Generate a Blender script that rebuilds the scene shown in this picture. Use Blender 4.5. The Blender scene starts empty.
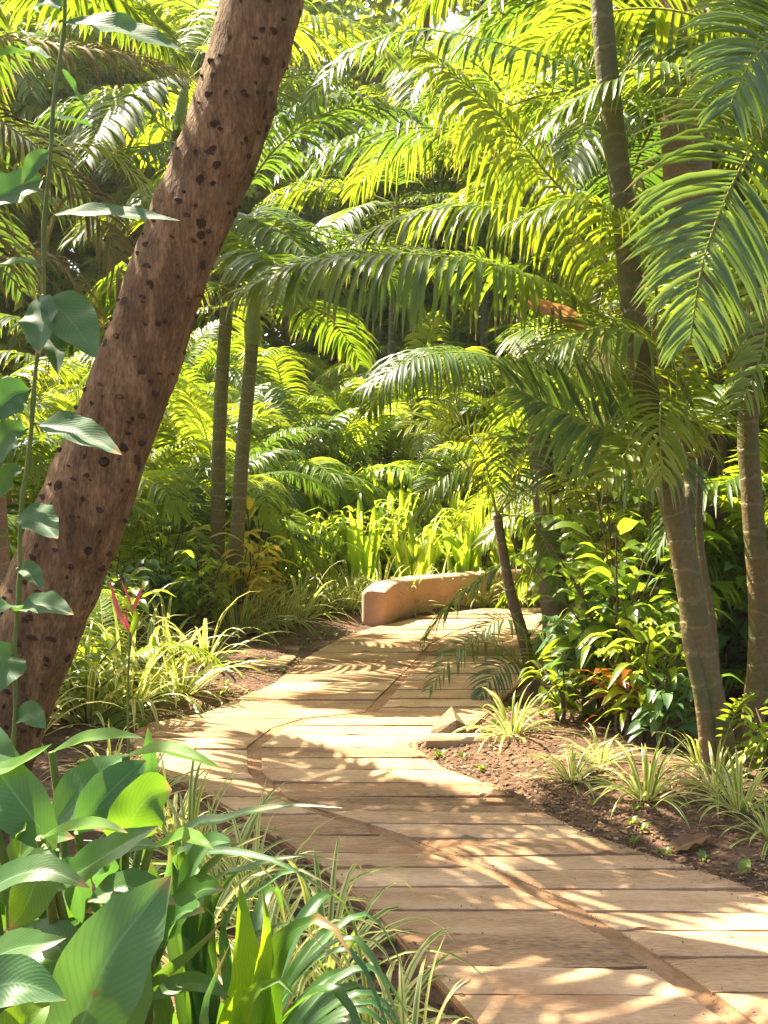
import bpy, math, random
import numpy as np
from mathutils import Vector, Euler, Matrix

SC = bpy.context.scene
COL = SC.collection
PI = math.pi
rng = random.Random(11)

# ------------------------------------------------------------------ camera model
F = 1100.0
CAM_H = 1.6
PHI = math.atan(42.0 / F)
CP, SP = math.cos(PHI), math.sin(PHI)


def P(px, py, d):
    """world point seen at a picture position, d metres in front of the lens"""
    a, v = (px - 384) / F, (512 - py) / F
    y = CP + v * SP
    k = d / y
    return np.array([a * k, d, CAM_H + (-SP + v * CP) * k])


def G(px, py, z=0.0):
    a, v = (px - 384) / F, (512 - py) / F
    dz = -SP + v * CP
    k = (z - CAM_H) / dz
    return np.array([a * k, (CP + v * SP) * k, z])


# ------------------------------------------------------------------ mesh helpers
def nrm(v):
    v = np.asarray(v, float)
    n = np.linalg.norm(v)
    return v / n if n > 1e-9 else np.array([0, 0, 1.0])


def spline(ctrl, n):
    """Catmull-Rom through the control points, n samples"""
    c = np.asarray(ctrl, float)
    if len(c) == 2:
        t = np.linspace(0, 1, n)[:, None]
        return c[0] * (1 - t) + c[1] * t
    e = np.vstack([2 * c[0] - c[1], c, 2 * c[-1] - c[-2]])
    seg = len(c) - 1
    dist = np.linalg.norm(np.diff(c, axis=0), axis=1)
    cum = np.concatenate([[0], np.cumsum(dist)])
    out = []
    for s in np.linspace(0, cum[-1], n):
        i = min(seg - 1, int(np.searchsorted(cum, s, side='right') - 1))
        t = (s - cum[i]) / max(dist[i], 1e-9)
        p0, p1, p2, p3 = e[i], e[i + 1], e[i + 2], e[i + 3]
        out.append(0.5 * (2 * p1 + (p2 - p0) * t + (2 * p0 - 5 * p1 + 4 * p2 - p3) * t * t + (3 * p1 - p0 - 3 * p2 + p3) * t ** 3))
    return np.array(out)


def tangents(p):
    t = np.gradient(p, axis=0)
    return t / np.maximum(np.linalg.norm(t, axis=1), 1e-9)[:, None]


class MB:
    def __init__(self):
        self.v, self.f, self.uv, self.m, self.c = [], [], [], [], []
        self.n = 0

    def grid(self, pts, uvs, mat=0, closed=False, col=0.5):
        """pts: rows x cols x 3"""
        pts = np.asarray(pts, float)
        uvs = np.asarray(uvs, float)
        R, K = pts.shape[:2]
        b = self.n
        self.v.extend(map(tuple, pts.reshape(-1, 3)))
        self.n += R * K
        for i in range(R - 1):
            for j in range(K - 1):
                a = i * K + j
                ids = (a, a + 1, a + K + 1, a + K)
                self.f.append(tuple(b + q for q in ids))
                self.uv.append([tuple(uvs[q // K, q % K]) for q in ids])
                self.m.append(mat)
                self.c.append(col)

    def poly(self, pts, mat=0, uv=None, col=0.5):
        b = self.n
        self.v.extend(tuple(p) for p in pts)
        self.n += len(pts)
        self.f.append(tuple(range(b, b + len(pts))))
        self.uv.append(uv or [(0.5, 0.5)] * len(pts))
        self.m.append(mat)
        self.c.append(col)

    def mesh(self, name, mats, smooth=True):
        me = bpy.data.meshes.new(name)
        me.from_pydata(self.v, [], self.f)
        uvl = me.uv_layers.new(name='UVMap')
        flat = [x for f in self.uv for q in f for x in q]
        uvl.data.foreach_set('uv', flat)
        at = me.attributes.new('tint', 'FLOAT', 'FACE')
        at.data.foreach_set('value', self.c)
        me.polygons.foreach_set('material_index', self.m)
        if smooth:
            me.polygons.foreach_set('use_smooth', [True] * len(self.f))
        for m in mats:
            me.materials.append(m)
        me.update()
        return me


def ribbon(mb, pts, side, width, fold=0.25, K=3, mat=0, col=0.5, wave=0.0, ph=0.0):
    """leaf blade: pts N x 3, side N x 3 unit, width N; fold lifts the margins"""
    pts = np.asarray(pts)
    N = len(pts)
    t = tangents(pts)
    side = np.asarray(side, float)
    if side.ndim == 1:
        side = np.repeat(side[None], N, 0)
    nn = np.cross(side, t)
    nn /= np.maximum(np.linalg.norm(nn, axis=1), 1e-9)[:, None]
    u = np.linspace(-1, 1, K)
    s = np.linspace(0, 1, N)
    w = np.asarray(width)[:, None, None] * 0.5
    h = np.abs(u)[None, :] ** 1.4 * fold - (0.05 if K >= 9 else 0.0) * np.exp(-(u[None, :] / 0.15) ** 2) + wave * np.abs(u)[None, :] * np.sin(s[:, None] * 17 + ph + u[None, :] * 1.5)
    g = pts[:, None, :] + side[:, None, :] * (u[None, :, None] * w) + nn[:, None, :] * (h[:, :, None] * w)
    uv = np.zeros((N, K, 2))
    uv[:, :, 0] = (u[None] + 1) / 2
    uv[:, :, 1] = s[:, None]
    mb.grid(g, uv, mat, col=col)


def tube(mb, pts, rad, n=8, mat=0, col=0.5, cap=True, jitter=0.0, seed=0):
    pts = np.asarray(pts, float)
    rad = np.asarray(rad, float) * np.ones(len(pts))
    t = tangents(pts)
    ref = np.array([0.0, 1.0, 0.0]) if abs(t[0][1]) < 0.8 else np.array([1.0, 0, 0])
    rows, uvs = [], []
    L = np.concatenate([[0], np.cumsum(np.linalg.norm(np.diff(pts, axis=0), axis=1))])
    r_ = random.Random(seed)
    a = np.linspace(0, 2 * PI, n + 1)
    for i in range(len(pts)):
        x = nrm(ref - t[i] * np.dot(ref, t[i]))
        y = np.cross(t[i], x)
        ref = x
        jit = np.array([1 + jitter * math.sin(3 * q + L[i] * 4 + seed) + jitter * math.sin(5 * q - L[i] * 7) for q in a])
        jit[-1] = jit[0]
        rows.append(pts[i] + (np.cos(a)[:, None] * x + np.sin(a)[:, None] * y) * (rad[i] * jit)[:, None])
        uvs.append(np.stack([a / (2 * PI), np.full(n + 1, L[i])], 1))
    mb.grid(np.array(rows), np.array(uvs), mat, col=col)
    if cap:
        mb.poly(rows[0][:-1][::-1], mat, col=col)
        mb.poly(rows[-1][:-1], mat, col=col)


# ------------------------------------------------------------------ objects
def link(name, data, parent=None, loc=None, rot=None, scale=None):
    o = bpy.data.objects.new(name, data)
    COL.objects.link(o)
    if parent is not None:
        o.parent = parent
    if loc is not None:
        o.location = Vector(loc)
    if rot is not None:
        o.rotation_euler = rot
    if scale is not None:
        o.scale = (scale,) * 3 if not hasattr(scale, '__len__') else scale
    return o


def tag(o, label, cat, group=None):
    o['label'] = label
    o['category'] = cat
    if group:
        o['group'] = group
    return o


def struct(name, mb, mats, smooth=False):
    o = link(name, mb.mesh(name, mats, smooth))
    o['kind'] = 'structure'
    return o


def empty(name, loc, label, cat, group=None):
    o = link(name, None, loc=loc)
    o.empty_display_size = 0.1
    return tag(o, label, cat, group)


# ------------------------------------------------------------------ materials
def new_mat(name):
    m = bpy.data.materials.new(name)
    m.use_nodes = True
    nt = m.node_tree
    for n in list(nt.nodes):
        nt.nodes.remove(n)
    return m, nt, nt.nodes, nt.links


def N(nodes, typ, **kw):
    n = nodes.new(typ)
    for k, v in kw.items():
        setattr(n, k, v)
    return n


def ramp(nodes, stops, interp='LINEAR'):
    r = nodes.new('ShaderNodeValToRGB')
    r.color_ramp.interpolation = interp
    el = r.color_ramp.elements
    while len(el) < len(stops):
        el.new(0.5)
    for e, (p, c) in zip(el, stops):
        e.position = p
        e.color = (*c, 1) if len(c) == 3 else c
    return r


def mix(nodes, links, a, b, fac, blend='MIX'):
    m = nodes.new('ShaderNodeMix')
    m.data_type = 'RGBA'
    m.blend_type = blend
    for sock, val in ((m.inputs[0], fac), (m.inputs[6], a), (m.inputs[7], b)):
        if hasattr(val, 'links'):
            links.new(val, sock)
        elif hasattr(val, '__len__'):
            sock.default_value = (*val, 1) if len(val) == 3 else val
        else:
            sock.default_value = val
    return m.outputs[2]


def math_n(nodes, links, op, a, b=None):
    m = nodes.new('ShaderNodeMath')
    m.operation = op
    for sock, val in ((m.inputs[0], a), (m.inputs[1], b)):
        if val is None:
            continue
        if hasattr(val, 'links'):
            links.new(val, sock)
        else:
            sock.default_value = val
    return m.outputs[0]


def leaf_mat(name, colA, colB, trA, trB, tfac=0.45, rough=0.38, rib=None, edge=None, veins=0.0, spec=0.5, ribw=0.06, dry=0.12):
    """leaf: glossy front mixed with light coming through; random per object, noise per place"""
    m, nt, nd, lk = new_mat(name)
    out = N(nd, 'ShaderNodeOutputMaterial')
    info = N(nd, 'ShaderNodeObjectInfo')
    tc = N(nd, 'ShaderNodeTexCoord')
    at = N(nd, 'ShaderNodeAttribute', attribute_name='tint')
    no = N(nd, 'ShaderNodeTexNoise')
    no.inputs['Scale'].default_value = 3.5
    no.inputs['Detail'].default_value = 3
    lk.new(tc.outputs['Object'], no.inputs['Vector'])
    f = math_n(nd, lk, 'ADD', math_n(nd, lk, 'MULTIPLY', info.outputs['Random'], 0.55), math_n(nd, lk, 'MULTIPLY', at.outputs['Fac'], 0.3))
    f = math_n(nd, lk, 'ADD', f, math_n(nd, lk, 'MULTIPLY', math_n(nd, lk, 'SUBTRACT', no.outputs['Fac'], 0.4), 0.7))
    base = mix(nd, lk, colA, colB, f)
    tr = mix(nd, lk, trA, trB, f)
    uv = N(nd, 'ShaderNodeSeparateXYZ')
    lk.new(tc.outputs['UV'], uv.inputs[0])
    dist = math_n(nd, lk, 'ABSOLUTE', math_n(nd, lk, 'SUBTRACT', uv.outputs['X'], 0.5))
    if dry:
        # dried tips, yellow-brown
        n2 = N(nd, 'ShaderNodeTexNoise')
        n2.inputs['Scale'].default_value = 9
        lk.new(tc.outputs['Object'], n2.inputs['Vector'])
        dv = math_n(nd, lk, 'ADD', uv.outputs['Y'], math_n(nd, lk, 'MULTIPLY', math_n(nd, lk, 'SUBTRACT', n2.outputs['Fac'], 0.5), 0.55))
        dr = ramp(nd, [(1.0 - dry, (0, 0, 0)), (1.0, (1, 1, 1))])
        lk.new(dv, dr.inputs[0])
        base = mix(nd, lk, base, (0.26, 0.17, 0.06), dr.outputs[0])
        tr = mix(nd, lk, tr, (0.4, 0.28, 0.07), dr.outputs[0])
    if edge is not None:
        er = ramp(nd, [(0.17, (0, 0, 0)), (0.24, (1, 1, 1))])
        lk.new(math_n(nd, lk, 'ADD', dist, math_n(nd, lk, 'MULTIPLY', math_n(nd, lk, 'SUBTRACT', at.outputs['Fac'], 0.5), 0.25)), er.inputs[0])
        base = mix(nd, lk, base, edge[0], er.outputs[0])
        tr = mix(nd, lk, tr, edge[1], er.outputs[0])
    if rib is not None:
        rr = ramp(nd, [(0.0, (1, 1, 1)), (ribw, (0, 0, 0))])
        lk.new(dist, rr.inputs[0])
        base = mix(nd, lk, base, rib, rr.outputs[0])
    rsock = None
    if veins:
        # small brown blemishes, dusty patches of lower gloss
        vo = N(nd, 'ShaderNodeTexVoronoi')
        vo.inputs['Scale'].default_value = 26
        lk.new(tc.outputs['Object'], vo.inputs['Vector'])
        sx_ = N(nd, 'ShaderNodeSeparateXYZ')
        lk.new(vo.outputs['Color'], sx_.inputs[0])
        keep = math_n(nd, lk, 'GREATER_THAN', sx_.outputs['X'], 0.86)
        vr_ = ramp(nd, [(0.07, (1, 1, 1)), (0.20, (0, 0, 0))])
        lk.new(vo.outputs['Distance'], vr_.inputs[0])
        sp = math_n(nd, lk, 'MULTIPLY', math_n(nd, lk, 'MULTIPLY', vr_.outputs[0], keep), 0.8)
        base = mix(nd, lk, base, (0.16, 0.11, 0.035), sp)
        tr = mix(nd, lk, tr, (0.22, 0.14, 0.03), sp)
        n4 = N(nd, 'ShaderNodeTexNoise')
        n4.inputs['Scale'].default_value = 16
        n4.inputs['Detail'].default_value = 6
        lk.new(tc.outputs['Object'], n4.inputs['Vector'])
        base = mix(nd, lk, base, (0.15, 0.19, 0.10), math_n(nd, lk, 'MULTIPLY', math_n(nd, lk, 'SUBTRACT', n4.outputs['Fac'], 0.42), 0.9))
        rsock = math_n(nd, lk, 'ADD', math_n(nd, lk, 'MULTIPLY', n4.outputs['Fac'], 0.5), rough - 0.24)
    pb = N(nd, 'ShaderNodeBsdfPrincipled')
    lk.new(base, pb.inputs['Base Color'])
    pb.inputs['Roughness'].default_value = rough
    if rsock:
        lk.new(rsock, pb.inputs['Roughness'])
    pb.inputs['Specular IOR Level'].default_value = spec
    if veins:
        vv = math_n(nd, lk, 'SUBTRACT', math_n(nd, lk, 'MULTIPLY', uv.outputs['Y'], 1.0), math_n(nd, lk, 'MULTIPLY', dist, 0.55))
        wv = math_n(nd, lk, 'SINE', math_n(nd, lk, 'MULTIPLY', vv, 120.0))
        bp = N(nd, 'ShaderNodeBump')
        bp.inputs['Strength'].default_value = veins
        bp.inputs['Distance'].default_value = 0.004
        lk.new(wv, bp.inputs['Height'])
        lk.new(bp.outputs[0], pb.inputs['Normal'])
        dk = ramp(nd, [(0.35, (0, 0, 0)), (1.0, (1, 1, 1))])
        lk.new(wv, dk.inputs[0])
        tr = mix(nd, lk, tr, tuple(c * 0.6 for c in trA), math_n(nd, lk, 'MULTIPLY', dk.outputs[0], 0.35))
    tl = N(nd, 'ShaderNodeBsdfTranslucent')
    lk.new(tr, tl.inputs['Color'])
    mx = N(nd, 'ShaderNodeMixShader')
    mx.inputs[0].default_value = tfac
    lk.new(pb.outputs[0], mx.inputs[1])
    lk.new(tl.outputs[0], mx.inputs[2])
    lk.new(mx.outputs[0], out.inputs['Surface'])
    return m


def trunk_mat(name, low, high, ring_col, spacing=0.14, height=2.5, moss=None):
    """ringed palm stem: v of the UV runs in metres along the stem"""
    m, nt, nd, lk = new_mat(name)
    out = N(nd, 'ShaderNodeOutputMaterial')
    tc = N(nd, 'ShaderNodeTexCoord')
    uv = N(nd, 'ShaderNodeSeparateXYZ')
    lk.new(tc.outputs['UV'], uv.inputs[0])
    no = N(nd, 'ShaderNodeTexNoise')
    no.inputs['Scale'].default_value = 7
    no.inputs['Detail'].default_value = 6
    lk.new(tc.outputs['Object'], no.inputs['Vector'])
    n2 = N(nd, 'ShaderNodeTexNoise')
    n2.inputs['Scale'].default_value = 45
    n2.inputs['Detail'].default_value = 4
    lk.new(tc.outputs['Object'], n2.inputs['Vector'])
    f = math_n(nd, lk, 'ADD', math_n(nd, lk, 'DIVIDE', uv.outputs['Y'], height), math_n(nd, lk, 'MULTIPLY', math_n(nd, lk, 'SUBTRACT', no.outputs['Fac'], 0.5), 0.9))
    rp = ramp(nd, [(0.1, low), (0.9, high)])
    lk.new(f, rp.inputs[0])
    c = mix(nd, lk, rp.outputs[0], tuple(x * 0.45 for x in low), math_n(nd, lk, 'MULTIPLY', math_n(nd, lk, 'SUBTRACT', n2.outputs['Fac'], 0.35), 1.6))
    if moss:
        mr = ramp(nd, [(0.5, (0, 0, 0)), (0.62, (1, 1, 1))])
        lk.new(no.outputs['Fac'], mr.inputs[0])
        c = mix(nd, lk, c, moss, math_n(nd, lk, 'MULTIPLY', mr.outputs[0], 0.7))
    wob = math_n(nd, lk, 'ADD', uv.outputs['Y'], math_n(nd, lk, 'MULTIPLY', math_n(nd, lk, 'SUBTRACT', no.outputs['Fac'], 0.5), 0.14))
    fr = math_n(nd, lk, 'FRACT', math_n(nd, lk, 'DIVIDE', wob, spacing))
    rr = ramp(nd, [(0.0, (1, 1, 1)), (0.07, (1, 1, 1)), (0.13, (0, 0, 0)), (1.0, (0, 0, 0))])
    lk.new(fr, rr.inputs[0])
    c = mix(nd, lk, c, ring_col, math_n(nd, lk, 'MULTIPLY', rr.outputs[0], 0.4))
    pb = N(nd, 'ShaderNodeBsdfPrincipled')
    lk.new(c, pb.inputs['Base Color'])
    pb.inputs['Roughness'].default_value = 0.72
    bp = N(nd, 'ShaderNodeBump')
    bp.inputs['Strength'].default_value = 0.6
    bp.inputs['Distance'].default_value = 0.012
    lk.new(math_n(nd, lk, 'ADD', rr.outputs[0], n2.outputs['Fac']), bp.inputs['Height'])
    lk.new(bp.outputs[0], pb.inputs['Normal'])
    lk.new(pb.outputs[0], out.inputs['Surface'])
    return m


def noise_mat(name, stops, scale=6, detail=8, rough=0.85, bump=0.5, bdist=0.02, stretch=None, scale2=None, coord='Object', tint=0.0, stain=None, spec=0.3):
    m, nt, nd, lk = new_mat(name)
    out = N(nd, 'ShaderNodeOutputMaterial')
    tc = N(nd, 'ShaderNodeTexCoord')
    mp = N(nd, 'ShaderNodeMapping')
    lk.new(tc.outputs[coord], mp.inputs[0])
    if stretch:
        mp.inputs['Scale'].default_value = stretch
    no = N(nd, 'ShaderNodeTexNoise')
    no.inputs['Scale'].default_value = scale
    no.inputs['Detail'].default_value = detail
    no.inputs['Roughness'].default_value = 0.65
    lk.new(mp.outputs[0], no.inputs['Vector'])
    n2 = N(nd, 'ShaderNodeTexNoise')
    n2.inputs['Scale'].default_value = scale2 or scale * 9
    n2.inputs['Detail'].default_value = 5
    lk.new(mp.outputs[0], n2.inputs['Vector'])
    f = math_n(nd, lk, 'ADD', math_n(nd, lk, 'MULTIPLY', no.outputs['Fac'], 0.65), math_n(nd, lk, 'MULTIPLY', n2.outputs['Fac'], 0.35))
    if tint:
        at = N(nd, 'ShaderNodeAttribute', attribute_name='tint')
        f = math_n(nd, lk, 'ADD', f, math_n(nd, lk, 'MULTIPLY', math_n(nd, lk, 'SUBTRACT', at.outputs['Fac'], 0.5), tint))
    rp = ramp(nd, stops)
    lk.new(f, rp.inputs[0])
    c = rp.outputs[0]
    if stain:
        n3 = N(nd, 'ShaderNodeTexNoise')
        n3.inputs['Scale'].default_value = stain[1]
        n3.inputs['Detail'].default_value = 6
        n3.inputs['Roughness'].default_value = 0.7
        lk.new(tc.outputs[coord], n3.inputs['Vector'])
        sr = ramp(nd, [(stain[2], (0, 0, 0)), (stain[2] + 0.12, (1, 1, 1))])
        lk.new(n3.outputs['Fac'], sr.inputs[0])
        c = mix(nd, lk, c, stain[0], math_n(nd, lk, 'MULTIPLY', sr.outputs[0], stain[3]))
    pb = N(nd, 'ShaderNodeBsdfPrincipled')
    lk.new(c, pb.inputs['Base Color'])
    pb.inputs['Roughness'].default_value = rough
    pb.inputs['Specular IOR Level'].default_value = spec
    bp = N(nd, 'ShaderNodeBump')
    bp.inputs['Strength'].default_value = bump
    bp.inputs['Distance'].default_value = bdist
    lk.new(f, bp.inputs['Height'])
    lk.new(bp.outputs[0], pb.inputs['Normal'])
    lk.new(pb.outputs[0], out.inputs['Surface'])
    return m


M = {}
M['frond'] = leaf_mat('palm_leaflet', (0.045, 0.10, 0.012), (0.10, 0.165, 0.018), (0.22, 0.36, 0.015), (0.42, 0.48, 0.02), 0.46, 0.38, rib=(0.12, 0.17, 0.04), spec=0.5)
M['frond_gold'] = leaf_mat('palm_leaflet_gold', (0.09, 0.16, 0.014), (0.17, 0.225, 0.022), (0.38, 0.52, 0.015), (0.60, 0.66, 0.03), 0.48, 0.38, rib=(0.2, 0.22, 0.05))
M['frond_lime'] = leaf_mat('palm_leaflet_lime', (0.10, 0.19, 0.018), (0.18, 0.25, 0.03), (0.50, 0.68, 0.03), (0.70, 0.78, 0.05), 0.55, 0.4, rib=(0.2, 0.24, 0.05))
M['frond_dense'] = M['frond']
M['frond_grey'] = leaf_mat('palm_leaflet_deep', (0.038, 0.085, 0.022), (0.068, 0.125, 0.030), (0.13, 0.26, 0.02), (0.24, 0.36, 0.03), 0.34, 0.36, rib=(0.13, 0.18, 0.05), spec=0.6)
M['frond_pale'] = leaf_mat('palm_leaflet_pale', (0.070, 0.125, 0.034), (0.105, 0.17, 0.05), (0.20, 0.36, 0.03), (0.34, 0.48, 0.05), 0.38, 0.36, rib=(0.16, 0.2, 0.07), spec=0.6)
M['frond_dry'] = leaf_mat('palm_leaflet_dry', (0.075, 0.055, 0.018), (0.16, 0.12, 0.04), (0.20, 0.13, 0.025), (0.36, 0.28, 0.04), 0.36, 0.5)
M['rachis'] = noise_mat('frond_rachis', [(0.3, (0.13, 0.17, 0.03)), (0.7, (0.30, 0.30, 0.06))], 5, bump=0.15)
M['broad'] = leaf_mat('broad_leaf', (0.026, 0.086, 0.010), (0.050, 0.135, 0.015), (0.14, 0.34, 0.015), (0.30, 0.50, 0.02), 0.38, 0.40, spec=0.45, rib=(0.16, 0.26, 0.10), veins=0.07, ribw=0.03, dry=0.09)
M['broad_pale'] = leaf_mat('broad_leaf_pale', (0.042, 0.122, 0.030), (0.075, 0.17, 0.048), (0.13, 0.33, 0.045), (0.22, 0.44, 0.06), 0.3, 0.42, spec=0.4, rib=(0.16, 0.26, 0.13), veins=0.07, ribw=0.03, dry=0.09)
M['broad_lime'] = leaf_mat('broad_leaf_lime', (0.065, 0.17, 0.010), (0.10, 0.22, 0.016), (0.28, 0.56, 0.012), (0.50, 0.72, 0.015), 0.48, 0.5, spec=0.3, rib=(0.10, 0.2, 0.03), veins=0.07, ribw=0.025, dry=0.03)
M['vine'] = leaf_mat('climber_leaf', (0.03, 0.085, 0.03), (0.055, 0.13, 0.045), (0.10, 0.28, 0.04), (0.2, 0.40, 0.05), 0.3, 0.55, rib=(0.09, 0.16, 0.07), veins=0.08, spec=0.25, ribw=0.03, dry=0.05)
M['shrub'] = leaf_mat('shrub_leaf', (0.07, 0.14, 0.018), (0.16, 0.22, 0.03), (0.26, 0.46, 0.02), (0.58, 0.62, 0.04), 0.45, 0.26, rib=(0.14, 0.2, 0.05), spec=0.7, dry=0.05)
M['shrub_dark'] = leaf_mat('shrub_leaf_bluish', (0.07, 0.155, 0.055), (0.13, 0.22, 0.09), (0.16, 0.36, 0.05), (0.3, 0.46, 0.06), 0.35, 0.34, rib=(0.18, 0.26, 0.12), dry=0.05)
M['tree_leaf'] = leaf_mat('tree_leaf', (0.07, 0.14, 0.014), (0.16, 0.21, 0.022), (0.30, 0.46, 0.035), (0.55, 0.57, 0.07), 0.55, 0.45, dry=0.0)
M['lime_leaf'] = leaf_mat('lime_leaf', (0.11, 0.20, 0.015), (0.24, 0.28, 0.03), (0.48, 0.68, 0.03), (0.70, 0.78, 0.06), 0.52, 0.4, rib=(0.2, 0.28, 0.05), dry=0.05)
M['strap'] = leaf_mat('strap_leaf', (0.03, 0.085, 0.02), (0.07, 0.15, 0.03), (0.12, 0.30, 0.02), (0.3, 0.48, 0.03), 0.35, 0.30, rib=(0.10, 0.18, 0.05), spec=0.6)
M['spider'] = leaf_mat('variegated_blade', (0.075, 0.16, 0.025), (0.12, 0.21, 0.03), (0.32, 0.5, 0.03), (0.5, 0.6, 0.04), 0.4, 0.34, edge=((0.54, 0.52, 0.19), (0.78, 0.74, 0.22)), dry=0.06)
M['red_leaf'] = leaf_mat('copper_leaf', (0.20, 0.045, 0.012), (0.28, 0.09, 0.02), (0.55, 0.12, 0.02), (0.7, 0.25, 0.03), 0.45, 0.35)
M['yellow_leaf'] = leaf_mat('yellow_leaf', (0.35, 0.27, 0.03), (0.45, 0.36, 0.05), (0.8, 0.6, 0.05), (0.85, 0.7, 0.08), 0.45, 0.4, rib=(0.4, 0.16, 0.05))
M['pink'] = leaf_mat('pink_bract', (0.46, 0.055, 0.075), (0.58, 0.11, 0.13), (0.75, 0.12, 0.13), (0.8, 0.2, 0.2), 0.35, 0.35, dry=0.0)
M['dead'] = leaf_mat('dead_leaf', (0.13, 0.06, 0.025), (0.24, 0.13, 0.055), (0.25, 0.1, 0.03), (0.35, 0.18, 0.05), 0.2, 0.6, rib=(0.25, 0.16, 0.08))
M['sheath'] = leaf_mat('dry_sheath', (0.42, 0.20, 0.07), (0.52, 0.30, 0.12), (0.6, 0.3, 0.08), (0.7, 0.4, 0.12), 0.35, 0.6)
M['stem'] = noise_mat('green_stem', [(0.3, (0.06, 0.11, 0.02)), (0.7, (0.15, 0.19, 0.04))], 6, bump=0.2, rough=0.6)
M['twig'] = noise_mat('brown_twig', [(0.3, (0.07, 0.045, 0.025)), (0.7, (0.16, 0.11, 0.06))], 8, bump=0.3)
M['trunk'] = trunk_mat('palm_trunk', (0.17, 0.105, 0.036), (0.095, 0.10, 0.020), (0.23, 0.18, 0.065), 0.15, 2.6, moss=(0.08, 0.085, 0.02))
M['trunk_dark'] = trunk_mat('palm_trunk_dark', (0.14, 0.095, 0.05), (0.075, 0.085, 0.03), (0.26, 0.24, 0.13), 0.17, 3.0)
M['trunk_pale'] = trunk_mat('palm_trunk_pale', (0.15, 0.125, 0.05), (0.17, 0.165, 0.045), (0.28, 0.26, 0.12), 0.13, 4.0, moss=(0.09, 0.10, 0.03))
M['trunk_moss'] = trunk_mat('palm_trunk_moss', (0.22, 0.13, 0.075), (0.24, 0.15, 0.09), (0.36, 0.28, 0.18), 0.10, 4.0, moss=(0.10, 0.12, 0.03))
M['shaft'] = noise_mat('crown_shaft', [(0.3, (0.12, 0.18, 0.04)), (0.7, (0.25, 0.29, 0.10))], 4, bump=0.15, rough=0.5)
M['bark'] = noise_mat('tree_bark', [(0.33, (0.045, 0.026, 0.011)), (0.5, (0.150, 0.088, 0.039)), (0.66, (0.31, 0.200, 0.100))], 6, 12, 0.9, 1.0, 0.035, stretch=(2.2, 2.2, 0.7), scale2=42, stain=((0.20, 0.155, 0.09), 2.6, 0.56, 0.5))
def bark_pits(m):
    nt = m.node_tree
    nd, lk = nt.nodes, nt.links
    pb = [n for n in nd if n.type == 'BSDF_PRINCIPLED'][0]
    bp = [n for n in nd if n.type == 'BUMP'][0]
    src = pb.inputs['Base Color'].links[0].from_socket
    hsrc = bp.inputs['Height'].links[0].from_socket
    tc = [n for n in nd if n.type == 'TEX_COORD'][0]
    no = N(nd, 'ShaderNodeTexNoise')
    no.inputs['Scale'].default_value = 30
    lk.new(tc.outputs['Object'], no.inputs['Vector'])
    wv = mix(nd, lk, tc.outputs['Object'], no.outputs['Color'], 0.02)
    vo = N(nd, 'ShaderNodeTexVoronoi')
    vo.inputs['Scale'].default_value = 15
    lk.new(wv, vo.inputs['Vector'])
    sx_ = N(nd, 'ShaderNodeSeparateXYZ')
    lk.new(vo.outputs['Color'], sx_.inputs[0])
    thr = math_n(nd, lk, 'MULTIPLY', math_n(nd, lk, 'SUBTRACT', sx_.outputs['X'], 0.15), 0.42)
    f = math_n(nd, lk, 'MULTIPLY', math_n(nd, lk, 'SUBTRACT', thr, vo.outputs['Distance']), 14.0)
    f = math_n(nd, lk, 'MINIMUM', math_n(nd, lk, 'MAXIMUM', f, 0.0), 1.0)
    c = mix(nd, lk, src, (0.030, 0.016, 0.008), math_n(nd, lk, 'MULTIPLY', f, 0.9))
    lk.new(c, pb.inputs['Base Color'])
    lk.new(math_n(nd, lk, 'SUBTRACT', hsrc, math_n(nd, lk, 'MULTIPLY', f, 0.5)), bp.inputs['Height'])


bark_pits(M['bark'])
M['scar'] = noise_mat('bark_scar', [(0.3, (0.025, 0.014, 0.008)), (0.7, (0.10, 0.055, 0.029))], 30, bump=0.9)
M['slab'] = noise_mat('path_slab', [(0.30, (0.13, 0.078, 0.040)), (0.45, (0.35, 0.208, 0.106)), (0.70, (0.56, 0.375, 0.215))], 2.4, 12, 0.85, 0.9, 0.010, stretch=(0.6, 2.4, 1), scale2=46, tint=0.24, stain=((0.33, 0.16, 0.068), 1.7, 0.52, 0.65))
M['mortar'] = noise_mat('path_mortar', [(0.3, (0.16, 0.080, 0.036)), (0.7, (0.38, 0.215, 0.105))], 5, 8, 0.9, 0.5, 0.01)
M['soil'] = noise_mat('red_soil', [(0.3, (0.035, 0.020, 0.012)), (0.5, (0.105, 0.057, 0.032)), (0.7, (0.20, 0.115, 0.065))], 3.2, 12, 0.95, 1.0, 0.05, scale2=34, tint=0.0)
M['kerb'] = noise_mat('kerb_stone', [(0.3, (0.30, 0.19, 0.09)), (0.7, (0.50, 0.35, 0.19))], 5, 8, 0.85, 0.4, 0.01)
M['wall'] = noise_mat('wall_render', [(0.3, (0.42, 0.235, 0.160)), (0.7, (0.57, 0.365, 0.265))], 2.5, 9, 0.9, 0.15, 0.004, scale2=45, stain=((0.26, 0.15, 0.095), 1.7, 0.56, 0.5))
M['rock'] = noise_mat('rough_stone', [(0.3, (0.10, 0.065, 0.035)), (0.7, (0.34, 0.24, 0.14))], 9, 9, 0.9, 1.0, 0.02)

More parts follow.
